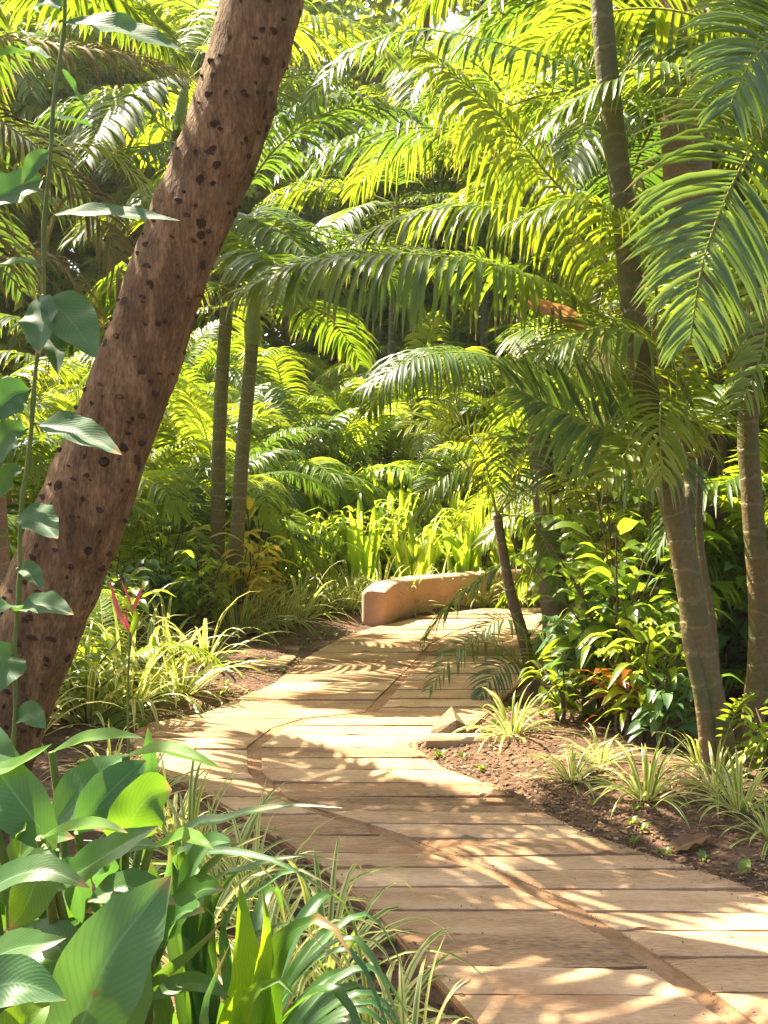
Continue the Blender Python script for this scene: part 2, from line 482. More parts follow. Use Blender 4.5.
# ------------------------------------------------------------------ setting: soil, path, kerb
# path outline in metres, from the photograph's ground points
pxL = [(575, 1110), (480, 1024), (430, 970), (385, 920), (330, 870), (270, 830), (200, 790), (150, 765), (128, 737), (150, 722), (203, 713), (275, 682), (305, 658), (345, 635), (372, 627), (420, 616), (490, 607.5)]
pxS = [(850, 1110), (745, 1024), (650, 957), (560, 900), (470, 862), (398, 836), (330, 815), (281, 798), (254, 772), (254, 746), (281, 726), (312, 717), (372, 711), (401, 678), (422, 657), (437, 642), (460, 630), (500, 618), (545, 612)]
pxR = [(1250, 1110), (1150, 1024), (850, 920), (768, 893), (720, 876), (650, 855), (587, 833), (545, 812), (500, 787), (440, 765), (416, 748), (416, 741), (470, 729), (500, 700), (540, 664), (575, 640), (590, 622), (600, 610)]


def edge_fn(lst):
    g = np.array([G(x, y)[:2] for x, y in lst])
    g = g[np.argsort(g[:, 1])]
    return lambda d: np.interp(d, g[:, 1], g[:, 0])


eL, eS, eR = edge_fn(pxL), edge_fn(pxS), edge_fn(pxR)
D0, D1 = 2.7, 12.75


def ground_z(x, d):
    """soil surface: just below the slabs beside the path, gently rising and uneven in the beds"""
    out = 0.0
    if D0 < d < D1 + 1:
        dd = min(d, D1)
        if x < eL(dd):
            out = eL(dd) - x
        elif x > eR(dd):
            out = x - eR(dd)
    else:
        out = 1.0
    h = -0.032 + 0.06 * min(1, max(0, out) / 0.6)
    if out > 0.05:
        h += 0.012 * (math.sin(x * 5.1 + d * 3.3) + math.sin(d * 7.7 - x * 4.1) + math.sin(x * 13 + d * 11) * 0.6) * min(1, out / 0.3)
    return h


mb = MB()
xs = np.concatenate([[-250, -120, -60, -30, -15, -9], np.arange(-6, 6.01, 0.12), [9, 15, 30, 60, 120, 250]])
ys = np.concatenate([[-190, -60, -20, -6, 0, 1.0], np.arange(1.6, 15.01, 0.12), [17, 20, 26, 35, 60, 120, 280]])
pts = np.zeros((len(ys), len(xs), 3))
for i, y in enumerate(ys):
    for j, x in enumerate(xs):
        pts[i, j] = (x, y, ground_z(x, y))
mb.grid(pts, pts[:, :, :2])
struct('ground', mb, [M['soil']], True)

# mortar bed under the slabs, and the slabs themselves laid in rows across the view
mb = MB()
dd = np.arange(D0, D1 + 0.001, 0.06)
rows = np.array([[(eL(d) - 0.01, d, -0.012), (eS(d), d, -0.012), (eR(d) + 0.01, d, -0.012)] for d in dd])
mb.grid(rows, rows[:, :, :2])
rows2 = np.array([[(eL(d) - 0.01, d, -0.2), (eL(d) - 0.01, d, -0.012)] for d in dd])
mb.grid(rows2, rows2[:, :, :2])
rows2 = np.array([[(eR(d) + 0.01, d, -0.012), (eR(d) + 0.01, d, -0.2)] for d in dd])
mb.grid(rows2, rows2[:, :, :2])
struct('path_bed', mb, [M['mortar']])

mb = MB()
pr = random.Random(5)
STRIP = 0.042


def slab(fa, fb, d0, d1, r):
    """one slab between edge functions, with worn rounded edges"""
    K = 9
    ds = np.linspace(d0, d1, K)
    a, b = fa(ds), fb(ds)
    if np.min(b - a) < 0.12:
        ok = (b - a) > 0.12
        if ok.sum() < 3:
            return
        ds = np.linspace(ds[ok][0], ds[ok][-1], K)
        a, b = fa(ds), fb(ds)
        if np.min(b - a) < 0.1:
            return
    z0 = r.uniform(-0.004, 0.004)
    tx, ty = r.uniform(-0.005, 0.005), r.uniform(-0.006, 0.006)
    chip = [(r.uniform(0, 1), r.choice([0, K - 1]), r.uniform(0.008, 0.03)) for _ in range(r.choice([0, 1, 2, 3]))]
    nx = 30
    g = np.zeros((K + 2, nx + 3, 3))
    ph = r.uniform(0, 9)
    for i in range(K):
        xsr = np.linspace(a[i], b[i], nx + 1)
        for j in range(nx + 1):
            x, y = xsr[j], ds[i]
            if i == 0:
                y += 0.003 * math.sin(x * 9 + ph) + 0.002 * math.sin(x * 31 + ph * 2)
            if i == K - 1:
                y += 0.003 * math.sin(x * 8 + ph * 3) + 0.002 * math.sin(x * 27 + ph)
            for cu, ci, ca_ in chip:
                if i == ci and abs(j / nx - cu) < 0.07:
                    y += ca_ * (1 if ci == 0 else -1) * (1 - abs(j / nx - cu) / 0.07)
            ed = 0.005 if i in (0, K - 1) or j in (0, nx) else 0
            g[i + 1, j + 1] = (x, y, z0 + tx * (j / nx - .5) * 2 + ty * (i / (K - 1) - .5) - ed)
    g[0] = g[1]
    g[-1] = g[-2]
    g[:, 0] = g[:, 1]
    g[:, -1] = g[:, -2]
    g[0, :, 2] = g[-1, :, 2] = -0.05
    g[:, 0, 2] = g[:, -1, 2] = -0.05
    mb.grid(g, g[:, :, :2], 0, col=r.random())


for side in (0, 1):
    d = D0 + (0.17 if side else 0)
    while d < D1:
        dep = float(np.interp(d, [3, 4.5, 6, 9, 12], [0.20, 0.22, 0.28, 0.35, 0.38])) * pr.choice([0.8, 0.92, 1.0, 1.0, 1.1, 1.25])
        gap = pr.uniform(0.008, 0.016) * (0.75 + d * 0.11)
        d1 = min(d + dep - gap, D1)
        if d1 - d > 0.08:
            if side == 0:
                slab(lambda q: eL(q), lambda q: eS(q) - STRIP * (1 + 0.25 * np.sin(q * 2)), d, d1, pr)
            else:
                slab(lambda q: eS(q) + STRIP, lambda q: eR(q), d, d1, pr)
        d += dep
# the short spur of paving on the left
d = 8.95
while d < 9.8:
    slab(lambda q: 0 * q - 1.16, lambda q: np.minimum(eL(q) - 0.09, -0.76), d, d + 0.33, pr)
    d += 0.35
struct('path', mb, [M['slab']])


def box(mb, c, s, rz=0, mat=0, bev=0.01, jit=0.0, seed=0):
    """bevelled box, centre c, size s"""
    r = random.Random(seed)
    x, y, z = s[0] / 2, s[1] / 2, s[2] / 2
    lv = [(-z, 0.0), (-z + bev, 1), (z - bev, 1), (z, 0.0)]
    rows = []
    prof = [(-1, -1), (1, -1), (1, 1), (-1, 1)]
    ca, sa = math.cos(rz), math.sin(rz)
    for zz, k in lv:
        row = []
        for i, (px_, py_) in enumerate(prof):
            for q in (0, 1):
                bx_, by_ = x - (0 if k else bev), y - (0 if k else bev)
                if (i + q) % 2 == 0:
                    vx, vy = px_ * bx_, py_ * (by_ - bev)
                else:
                    vx, vy = px_ * (bx_ - bev), py_ * by_
                vx += r.uniform(-jit, jit)
                vy += r.uniform(-jit, jit)
                row.append((c[0] + vx * ca - vy * sa, c[1] + vx * sa + vy * ca, c[2] + zz + r.uniform(-jit, jit)))
        row.append(row[0])
        rows.append(row)
    rows = np.array(rows)
    mb.grid(rows, rows[:, :, :2], mat)
    mb.poly(rows[0][:-1][::-1], mat)
    mb.poly(rows[-1][:-1], mat)


kb = MB()
ka, kc = G(424, 742), G(592, 740)
for i, (u0, u1) in enumerate([(0.0, 0.57), (0.58, 1.0)]):
    p = ka + (kc - ka) * ((u0 + u1) / 2)
    w_ = (kc[0] - ka[0]) * (u1 - u0)
    box(kb, (p[0], p[1] + 0.01 * i, 0.0), (w_, 0.12, 0.07), 0.01, 0, 0.014, 0.005, i)
struct('kerb', kb, [M['kerb']])

# wedge of broken stone at the bed corner
rb = MB()
q = G(447, 731)
rp_ = [(-0.13, -0.08), (0.05, -0.13), (0.15, 0.0), (0.06, 0.14), (-0.12, 0.1)]
top = [(-0.115, -0.05, 0.015), (0.06, -0.09, 0.10), (0.13, 0.0, 0.05), (0.04, 0.11, 0.155), (-0.09, 0.07, 0.04)]
rp_ = [(x * 0.85, y * 0.85) for x, y in rp_]
low = [(x + q[0], y + q[1], -0.03) for x, y in rp_]
up = [(x * 0.85 + q[0], y * 0.85 + q[1], z * 0.85) for x, y, z in top]
for i in range(5):
    j = (i + 1) % 5
    rb.poly([low[i], low[j], up[j], up[i]])
rb.poly(up)
st = link('stone', rb.mesh('stone', [M['rock']], False))
tag(st, 'rough wedge of brown stone tilted at the corner of the kerb', 'stone')

# low curved wall
wb = MB()
wpx = [(386, 628.5), (392, 625.5), (402, 621), (420, 616.5), (455, 611.5), (497, 606.5), (560, 602), (640, 600)]
base = np.array([G(x, y, -0.05) for x, y in wpx])
wp = spline(base, 40)
wt = tangents(wp)
rows, uvs = [], []
H_ = 0.40
for i, p in enumerate(wp):
    s = i / 39
    side = nrm([wt[i][1], -wt[i][0], 0])
    th = 0.26
    h = H_ * min(1.0, 0.86 + 0.14 * s / 0.08) * (1 - 0.15 * s)
    off = [(0.0, -0.15), (0.0, h * 0.5), (0.004, h - 0.035), (-0.02, h - 0.008), (-0.06, h), (-th + 0.06, h + 0.004), (-th + 0.015, h - 0.01), (-th, h - 0.05), (-th, -0.15)]
    rows.append([p + side * o + np.array([0, 0, z + 0.05]) for o, z in off])
    uvs.append([(o, i * 0.1) for o, z in off])
# rounded nose at the near end
r0 = np.array(rows[0])
ctr = r0.mean(axis=0)
nose = []
for k in range(9):
    an = PI / 2 * (1 - k / 9)
    f_, adv = max(0.06, math.cos(an)) ** 0.6, 0.07 * math.sin(an)
    rr_ = r0.copy()
    mid = (r0[0] + r0[-1]) / 2
    rr_[:, :2] = mid[:2] + (r0[:, :2] - mid[:2]) * f_
    rr_[:, :2] -= wt[0][:2] * adv
    nose.append(rr_)
rows = nose + rows
wb.grid(np.array(rows), np.zeros((len(rows), len(rows[0]), 2)))
wb.poly(rows[0][::-1])
wl = link('low_wall', wb.mesh('low_wall', [M['wall']], True))
tag(wl, 'low curved terracotta plastered wall with rounded end bordering the far bend', 'wall')

# ------------------------------------------------------------------ palm fronds
UP = np.array([0, 0, 1.0])


def frond_build(ctrl, hint=None, n=44, lmax=0.45, wmax=0.032, lift=0.25, droop=1.0, petiole=0.16, seed=0, r0=0.012, twist=0.0, segs=5, ragged=0.06, ang0=76, ang1=34):
    """leaflets and rachis of one feather frond along a rachis through ctrl"""
    r = random.Random(seed)
    lf, ra = MB(), MB()
    NR = 30
    p = spline(ctrl, NR)
    t = tangents(p)
    L = np.linalg.norm(np.diff(p, axis=0), axis=1).sum()
    tube(ra, p, np.linspace(r0, r0 * 0.16, NR) * (1 + 0.6 * np.exp(-np.linspace(0, 1, NR) * 14)), 6)
    sprev = None
    for k in range(n):
        s = petiole + (1 - petiole) * (k + 0.5) / n
        for sg in (-1, 1):
            ss = min(0.999, s + r.uniform(-0.4, 0.4) / n + (0.25 / n) * sg)
            x = ss * (NR - 1)
            i = int(x)
            i2 = min(NR - 1, i + 1)
            fr = x - i
            q = p[i] * (1 - fr) + p[i2] * fr
            tt = nrm(t[i] * (1 - fr) + t[i2] * fr)
            hn = UP if hint is None else nrm(hint)
            sd = np.cross(tt, hn)
            if np.linalg.norm(sd) < 0.15:
                sd = sprev if sprev is not None else np.cross(tt, [0, 1, 0.3])
            sd = nrm(sd)
            sprev = sd
            nn = np.cross(sd, tt)
            u = max(0.0, (ss - petiole) / (1 - petiole))
            prof = (0.45 + 0.55 * math.sin(PI * min(1, u * 1.25 + 0.12) * 0.5 + 0.0)) * (1 - 0.72 * max(0, u - 0.45) ** 1.5 / 0.41)
            prof = max(0.14, prof)
            Ll = lmax * prof * r.uniform(0.88, 1.08)
            if r.random() < 0.02:
                continue
            if r.random() < ragged:
                Ll *= r.uniform(0.35, 0.8)
            bend_ = r.uniform(-12, 12) if r.random() < 0.12 else r.uniform(-4, 4)
            ang = math.radians(bend_ + ang0 - (ang0 - ang1) * u ** 1.3 + r.uniform(-5, 5))
            lf_ = lift * (1 - 0.5 * u) + r.uniform(-0.1, 0.1)
            d = nrm(tt * math.cos(ang) + sd * sg * math.sin(ang) + nn * lf_)
            pts = [q]
            dr = droop * r.uniform(0.75, 1.3)
            cur = q
            dirn = d
            for j in range(segs):
                stp = Ll / segs
                cur = cur + dirn * stp
                pts.append(cur)
                dirn = nrm(dirn + np.array([0, 0, -1.0]) * dr * (0.10 + 0.20 * (j + 1) / segs) * (Ll / 0.4) ** 0.5)
            pts = np.array(pts)
            tl = tangents(pts)
            # blade width direction: perpendicular to leaflet, roughly in the frond's plane
            ws = np.cross(tl, nn)
            ws /= np.maximum(np.linalg.norm(ws, axis=1), 1e-6)[:, None]
            sv = np.linspace(0, 1, segs + 1)
            w = wmax * (0.5 + 0.5 * prof) * np.interp(sv, [0, 0.12, 0.4, 0.75, 1.0], [0.35, 0.85, 1.0, 0.62, 0.03])
            ribbon(lf, pts, ws, w, 0.35, 3, 0, col=r.random())
    return lf, ra


def arc(L, e0, bend, n=9, pw=1.4):
    """rachis leaving the origin in +X at elevation e0 degrees and bending down by bend degrees"""
    p = [np.zeros(3)]
    for i in range(n):
        s = (i + 0.5) / n
        a = math.radians(e0 - bend * s ** pw)
        p.append(p[-1] + np.array([math.cos(a), 0, math.sin(a)]) * L / n)
    return p


VAR = []   # (elevation class, mesh)
for k, (e0, bend, lm) in enumerate([(82, 60, .42), (76, 95, .45), (68, 100, .48), (62, 75, .46), (52, 95, .48), (45, 110, .46), (34, 85, .48), (24, 80, .46), (10, 62, .44), (-8, 48, .42)]):
    for mk in ('frond', 'frond_gold', 'frond_grey', 'frond_dry', 'frond_lime', 'frond_dense'):
        lf, ra = frond_build(arc(2.0, e0, bend), n=64 if mk in ('frond_dense', 'frond_dry') else 52, lmax=lm * 1.38, wmax=0.055 if mk == 'frond_dense' else 0.042, lift=0.3 if e0 > 40 else 0.12, droop=1.7, petiole=0.14, seed=k * 7 + 1, segs=4)
        off = lf.n
        lf.v += ra.v
        lf.f += [tuple(q + off for q in f) for f in ra.f]
        lf.uv += ra.uv
        lf.m += [1] * len(ra.f)
        lf.c += ra.c
        VAR.append((e0, mk, lf.mesh('frond', [M[mk], M['rachis']])))


def pick(e, mk):
    c = [v for v in VAR if v[1] == mk]
    c.sort(key=lambda v: abs(v[0] - e))
    return rng.choice(c[:2])[2]


def crown(parent, at, n, sc, emin=-5, emax=80, az0=None, az_rng=None, kinds=('frond',), skip=None):
    """n fronds round the point at (local to parent)"""
    az = rng.uniform(0, 6.28) if az0 is None else az0
    for i in range(n):
        a = az + i * 2.39996
        if az_rng:
            a = az_rng[0] + (az_rng[1] - az_rng[0]) * ((i * 0.618) % 1)
        e = emax - (emax - emin) * ((i + 0.5) / n) ** 0.9
        s = sc * rng.uniform(0.85, 1.15)
        link('frond', pick(e, rng.choice(kinds)), parent, np.array(at) - np.array([0, 0, 0.06 * i / n]),
             Euler((rng.uniform(-0.16, 0.16), rng.uniform(-0.1, 0.1), a)), s)


def trunk_tube(ctrl, r0, r1, spacing=0.15, n=40, sides=14, flare=0.35, seed=1):
    mb = MB()
    p = spline(ctrl, n)
    L = np.concatenate([[0], np.cumsum(np.linalg.norm(np.diff(p, axis=0), axis=1))])
    r = r0 + (r1 - r0) * (L / L[-1])
    r = r * (1 + flare * np.exp(-L / 0.16))
    ring = 0.035 * np.exp(-((L % spacing) / spacing * 6) ** 2)
    tube(mb, p, r * (1 + ring), sides, jitter=0.015, seed=seed)
    return mb


def palm(label, base, top, r0=0.07, r1=0.05, nf=13, sc=1.0, mat='trunk', bend=(0, 0), group=None, kinds=('frond',), emin=-8, emax=78, shaft=0.5, name='palm_tree', az0=None):
    base, top = np.array(base, float), np.array(top, float)
    root = empty(name, base, label, 'palm', group)
    b = np.array([bend[0], bend[1], 0])
    loc = top - base
    ctrl = [np.array([0, 0, -0.08]), loc * 0.33 + b * 0.8, loc * 0.66 + b, loc]
    n = max(30, int(np.linalg.norm(loc) / 0.03)) if r0 > 0.05 else 30
    link('trunk', trunk_tube(ctrl, r0, r1, n=min(n, 120)).mesh('trunk', [M[mat]]), root)
    d = nrm(loc - ctrl[2])
    if shaft:
        mb = MB()
        p = spline([loc - d * 0.02, loc + d * shaft * 0.5, loc + d * shaft], 12)
        tube(mb, p, np.interp(np.linspace(0, 1, 12), [0, 0.15, 0.6, 1], [r1 * 1.0, r1 * 1.3, r1 * 1.0, r1 * 0.5]), 12)
        link('crown_shaft', mb.mesh('crown_shaft', [M['shaft']]), root)
    crown(root, loc + d * shaft * 0.92, nf, sc, emin, emax, kinds=kinds, az0=az0)
    return root


def clump(label, base, n=4, hmin=0.8, hmax=2.4, nf=7, sc=1.0, spread=0.35, group=None, kinds=('frond',), mat='trunk_pale', emin=0, emax=84, name='areca_palm'):
    """many-stemmed feather palm"""
    base = np.array(base, float)
    root = empty(name, base, label, 'palm', group)
    for i in range(n):
        a = i * 2.4 + rng.uniform(-0.4, 0.4)
        h = hmin + (hmax - hmin) * (i / max(1, n - 1)) + rng.uniform(-0.15, 0.15)
        f = np.array([math.cos(a), math.sin(a), 0]) * spread * rng.uniform(0.2, 0.6)
        tp = np.array([math.cos(a), math.sin(a), 0]) * spread * (0.6 + 0.5 * h) + np.array([0, 0, max(0.25, h)])
        mb = MB()
        p = spline([f - np.array([0, 0, 0.08]), f * 0.6 + tp * 0.4 + np.array([0, 0, 0.1 * h]), tp], 24)
        tube(mb, p, np.linspace(0.045, 0.028, 24), 10, seed=i)
        link('stem', mb.mesh('stem', [M[mat]]), root)
        crown(root, tp, nf, sc * rng.uniform(0.85, 1.1), emin, emax, kinds=kinds)
    return root


def hero_frond(root, pts, mk='frond', **kw):
    o = np.array(root.location)
    ctrl = [np.array(p) - o for p in pts]
    lf, ra = frond_build(ctrl, **kw)
    fo = link('frond', lf.mesh('frond', [M[mk]]), root)
    link('rachis', ra.mesh('rachis', [M['rachis']]), fo)
    return fo


def hero_stem(root, pts, r0, r1, mat, name='trunk', n=110, flare=0.3, spacing=0.15, sides=18):
    o = np.array(root.location)
    return link(name, trunk_tube([np.array(p) - o for p in pts], r0, r1, spacing, n, sides, flare).mesh(name, [M[mat]]), root)


# ------------------------------------------------------------------ leaning tree on the left
lb = P(-62, 830, 4.85)
lb[2] = -0.1
tree = empty('leaning_tree', (lb[0], lb[1], 0), 'thick brown leaning trunk studded with dark knots, left beside the path', 'tree')
o = np.array(tree.location)
tc_ = [lb, P(-8, 716, 4.85), P(34, 630, 4.85), P(82, 512, 4.85), P(130, 384, 4.86), P(176, 256, 4.88), P(226, 128, 4.9), P(262, 0, 4.92), P(287, -130, 4.95), P(300, -330, 5.1)]
tw = [0.30, 0.225, 0.205, 0.198, 0.178, 0.172, 0.180, 0.172, 0.165, 0.14]
p = spline([c - o for c in tc_], 260)
cl = np.concatenate([[0], np.cumsum(np.linalg.norm(np.diff(np.array(tc_), axis=0), axis=1))])
rad = np.interp(np.linspace(0, cl[-1], 260), cl, tw)
for c0, amp, sg in ((0.62, 0.0, 3), ):
    pass
mb = MB()
tube(mb, p, rad, 72, jitter=0.018, seed=3, cap=False)
from mathutils import noise as mnoise
for i, v in enumerate(mb.v):
    c = p[i // 73]
    dv = nrm(np.array(v) - c)
    q = Vector((v[0] * 9, v[1] * 9, v[2] * 3.2))
    n1 = mnoise.noise(q) * 0.007 + mnoise.noise(q * 2.7) * 0.005 - abs(mnoise.noise(Vector((v[0] * 24, v[1] * 24, v[2] * 6)))) * 0.007
    n1 += 0.006 * math.sin(i // 73 * 0.55 + mnoise.noise(q * 0.4) * 3) * (mnoise.noise(q * 0.5) + 0.3)
    mb.v[i] = tuple(np.array(v) + dv * n1)
tt = tangents(p)
kr = random.Random(21)


def knot(i, ang, s):
    """raised dark leaf-scar lump on the bark"""
    t = tt[i]
    x = nrm(np.array([0, 1.0, 0]) - t * t[1])
    y = np.cross(t, x)
    nrm_ = math.cos(ang) * x + math.sin(ang) * y
    sd = -math.sin(ang) * x + math.cos(ang) * y
    c = p[i] + nrm_ * (rad[i] * 1.0 - 0.002)
    rows = []
    for rr, hh in ((1.3, -0.008), (1.0, 0.003), (0.7, 0.009), (0.35, 0.006), (0.02, 0.002)):
        rows.append([c + (sd * math.cos(a) * 1.25 + t * math.sin(a) * 0.8) * s * rr * (1 + 0.16 * math.sin(a * 2 + i) + 0.12 * math.sin(a * 3 + i * 2)) + nrm_ * hh for a in np.linspace(0, 2 * PI, 13)])
    mb.grid(np.array(rows), np.zeros((5, 13, 2)), 1, col=kr.random())


for i in range(5, 254):
    for _ in range(1):
        knot(i, kr.uniform(PI * 0.45, PI * 1.55) if kr.random() < 0.85 else kr.uniform(0, 6.28), kr.choice([0.006, 0.008, 0.010, 0.011, 0.013, 0.016]))
link('trunk', mb.mesh('trunk', [M['bark'], M['scar']]), tree)


def leaf_cloud(n, R, seed, size=0.11, squash=0.75, lumps=9):
    r = random.Random(seed)
    mb = MB()
    cs = []
    for _ in range(lumps):
        a, b = r.uniform(0, 6.28), r.uniform(-0.6, 1)
        k = r.uniform(0.3, 0.72) * R
        cs.append((np.array([math.cos(a) * k * math.sqrt(max(0, 1 - b * b * .6)), math.sin(a) * k * math.sqrt(max(0, 1 - b * b * .6)), b * k * squash]), r.uniform(0.28, 0.5) * R))
    for _ in range(n):
        c, k = r.choice(cs)
        v = nrm([r.gauss(0, 1), r.gauss(0, 1), r.gauss(0, 1)]) * k * r.uniform(0.55, 1.0) ** 0.5
        q = c + v
        d = nrm([r.gauss(0, 1), r.gauss(0, 1), r.gauss(-0.5, 0.6)])
        s = nrm(np.cross(d, [r.gauss(0, 0.4), r.gauss(0, 0.4), 1]))
        L = size * r.uniform(0.7, 1.4)
        pts = np.array([q, q + d * L * 0.5 + np.array([0, 0, 0.02]), q + d * L - np.array([0, 0, 0.02])])
        ribbon(mb, pts, s, np.array([0.1, 0.5, 0.04]) * L, 0.25, 3, col=r.random())
    return mb


# limbs and crown of the leaning tree, above the picture, plus one added shade limb
tp = p[-1]
limbs = [(np.array([0.9, 0.5, 1.5]), 1.0), (np.array([-1.0, 0.3, 1.4]), 1.0), (np.array([0.2, -0.9, 1.6]), 1.0)]
lc_mesh = leaf_cloud(1500, 1.1, 77, 0.14).mesh('crown', [M['tree_leaf']])
lc_shade = leaf_cloud(120, 1.1, 78, 0.16).mesh('crown', [M['tree_leaf']])  # sparse leaf cloud for the added shade limb
limbs.append((np.array([-2.2, -1.3, -0.3]), 1.0))  # added unseen limb, reaching toward the sun to dapple the foreground leaves
for lv, k in limbs:
    mb = MB()
    q = spline([tp - np.array([0, 0, 0.25]), tp + lv * 0.45 + np.array([0, 0, 0.15]), tp + lv], 14)
    tube(mb, q, np.linspace(0.11, 0.03, 14), 10)
    link('limb', mb.mesh('limb', [M['bark']]), tree)
    link('crown', lc_mesh if lv[0] > -2 else lc_shade, tree, tp + lv * 1.12, Euler((0, 0, rng.uniform(0, 6))), 0.95)

# ------------------------------------------------------------------ leaf-bearing helpers
PROF = {
    'lance': ([0, 0.08, 0.25, 0.45, 0.7, 0.9, 1.0], [0.08, 0.42, 0.88, 1.0, 0.75, 0.3, 0.02]),
    'oval': ([0, 0.08, 0.2, 0.4, 0.65, 0.85, 1.0], [0.06, 0.55, 0.9, 1.0, 0.82, 0.42, 0.02]),
    'blade': ([0, 0.1, 0.4, 0.75, 1.0], [0.6, 0.9, 1.0, 0.65, 0.02]),
}


def broad(mb, ctrl, W, hint, prof='lance', fold=0.25, K=7, n=18, wave=0.06, mat=0, col=None, roll=0.0):
    pts = spline(ctrl, n)
    t = tangents(pts)
    hint = np.asarray(hint, float)
    sd = np.cross(t, hint)
    sd /= np.maximum(np.linalg.norm(sd, axis=1), 1e-6)[:, None]
    w = W * np.interp(np.linspace(0, 1, n), *PROF[prof]) * np.array([1 + rng.uniform(-0.035, 0.035) for _ in range(n)])
    ribbon(mb, pts, sd, w, fold, K, mat, rng.random() if col is None else col, wave, rng.uniform(0, 6))


def leaf_part(root, ctrl, W, hint, mk, prof='lance', fold=0.25, wave=0.06, stem=None, K=9, n=22, sr=0.006, stem_mat='stem'):
    o = np.array(root.location)
    mb = MB()
    broad(mb, [np.array(c) - o for c in ctrl], W, hint, prof, fold, K, n, wave)
    lo = link('leaf', mb.mesh('leaf', [M[mk]]), root)
    if stem is not None:
        mb = MB()
        q = spline([np.array(c) - o for c in stem], 14)
        tube(mb, q, np.linspace(sr * 1.5, sr, 14), 7)
        link('stalk', mb.mesh('stalk', [M[stem_mat]]), lo)
    return lo


TOCAM = np.array([0, -1.0, 0.25])

# ------------------------------------------------------------------ climber at the left edge
vr = empty('climbing_plant', (P(18, 1000, 2.6)[0], 2.6, 0), 'tall thin green climber with paired pointed leaves standing before the leaning trunk', 'plant')
D = 2.6
vs = [np.array([P(18, 1000, D)[0], D, -0.05]), P(12, 800, D), P(16, 640, D), P(30, 430, D), P(45, 250, D), P(56, 100, D), P(61, 0, D), P(64, -90, D)]
mb = MB()
vsp = spline([q - np.array(vr.location) for q in vs], 140)
for i in range(140):
    vsp[i] += np.array([math.sin(i * 0.16) * 0.006 + math.sin(i * 0.41) * 0.003, math.cos(i * 0.19) * 0.008, 0])
tube(mb, vsp, np.linspace(0.0062, 0.0045, 140) * (1 + 0.45 * np.exp(-((np.arange(140) % 10 - 5) / 1.0) ** 2)), 8)
link('stem', mb.mesh('stem', [M['stem']]), vr)
vl = [  # attach, mid, tip (px), depth shift of the tip, width px, hint
    ((59, 22), (110, 28), (183, 48), -0.10, 28, (0.05, -0.9, 0.8)),
    ((52, 60), (25, 53), (-25, 58), 0.05, 22, (0.0, -0.35, 1.0)),
    ((47, 215), (100, 214), (180, 218), -0.12, 19, (0.05, -0.8, 0.8)),
    ((46, 178), (20, 190), (-22, 206), -0.05, 34, (0.2, -0.8, 0.6)),
    ((44, 268), (20, 264), (-20, 270), 0.0, 18, (0.0, -0.4, 1.0)),
    ((37, 295), (42, 318), (40, 352), -0.10, 34, (-0.3, -1, 0.2)),
    ((42, 296), (68, 318), (97, 356), -0.12, 40, (0.2, -1, 0.4)),
    ((32, 390), (12, 398), (-16, 420), -0.06, 34, (0.3, -0.9, 0.5)),
    ((34, 424), (70, 430), (122, 452), -0.14, 28, (0.2, -0.9, 0.6)),
    ((28, 430), (10, 436), (-14, 470), -0.02, 30, (-0.3, -1, 0.3)),
    ((19, 512), (36, 520), (58, 536), -0.10, 30, (0.1, -0.9, 0.7)),
    ((15, 612), (8, 606), (-12, 612), -0.1, 22, (0.1, -0.7, 0.8)),
    ((16, 610), (42, 606), (74, 612), -0.08, 24, (0.0, -0.7, 0.8)),
    ((13, 655), (6, 660), (-8, 692), -0.08, 40, (0.1, -1, 0.4)),
    ((60, 66), (74, 92), (92, 112), 0.15, 16, (0.3, -0.8, 0.5)),
    ((58, 120), (72, 122), (92, 124), 0.2, 20, (0.1, -0.8, 0.6)),
]
vl += [((50, 150), (38, 160), (22, 182), -0.05, 15, (0.3, -1, 0.4)), ((40, 330), (54, 346), (58, 372), -0.08, 17, (0.2, -1, 0.2)), ((24, 470), (10, 476), (-4, 496), 0.05, 18, (0.2, -1, 0.4)), ((17, 570), (30, 572), (44, 586), -0.05, 15, (0.1, -1, 0.5)), ((13, 720), (28, 716), (46, 726), -0.06, 22, (0.1, -0.8, 0.7)), ((61, 10), (48, 4), (30, 8), 0.04, 18, (0.1, -0.8, 0.6))]
for a, m_, t_, dz, wpx_, hint in vl:
    k = D / F
    A_, B_, C_ = P(*a, D), P(*m_, D + dz * 0.4), P(*t_, D + dz)
    leaf_part(vr, [A_ * 0.88 + B_ * 0.12, B_ + np.array([0, 0, 0.004]), C_ - np.array([0, 0, 0.006])], wpx_ * k * 1.25, hint, 'vine', 'lance', 0.3, 0.13, [A_, A_ * 0.94 + B_ * 0.06 + np.array([0, 0, 0.004]), A_ * 0.86 + B_ * 0.14], sr=0.0022)

# ------------------------------------------------------------------ pink parrot flower
D = 4.1
fb = G(130, 0 + 470 + 1760 / D)
fr_ = empty('parrot_flower', (fb[0], D, 0), 'slim upright stalk topped by pink red bracts in front of spider plants', 'flower')
o = np.array(fr_.location)
mb = MB()
tube(mb, spline([np.array([0, 0, -0.05]), P(128, 720, D) - o, P(130, 632, D) - o], 24), np.linspace(0.006, 0.004, 24), 7)
link('stalk', mb.mesh('stalk', [M['stem']]), fr_)
for (a, m_, t_, w) in (((130, 634), (119, 612), (109, 578), 10), ((131, 606), (128, 596), (121, 580), 6), ((131, 614), (136, 604), (143, 584), 8), ((130, 636), (127, 622), (126, 604), 6)):
    mb = MB()
    broad(mb, [P(*a, D) - o, P(*m_, D - 0.01) - o, P(*t_, D - 0.02) - o], w * D / F * 0.5, TOCAM, 'lance', 0.5, 5, 10, 0.0)
    link('bract', mb.mesh('bract', [M['pink']]), fr_)
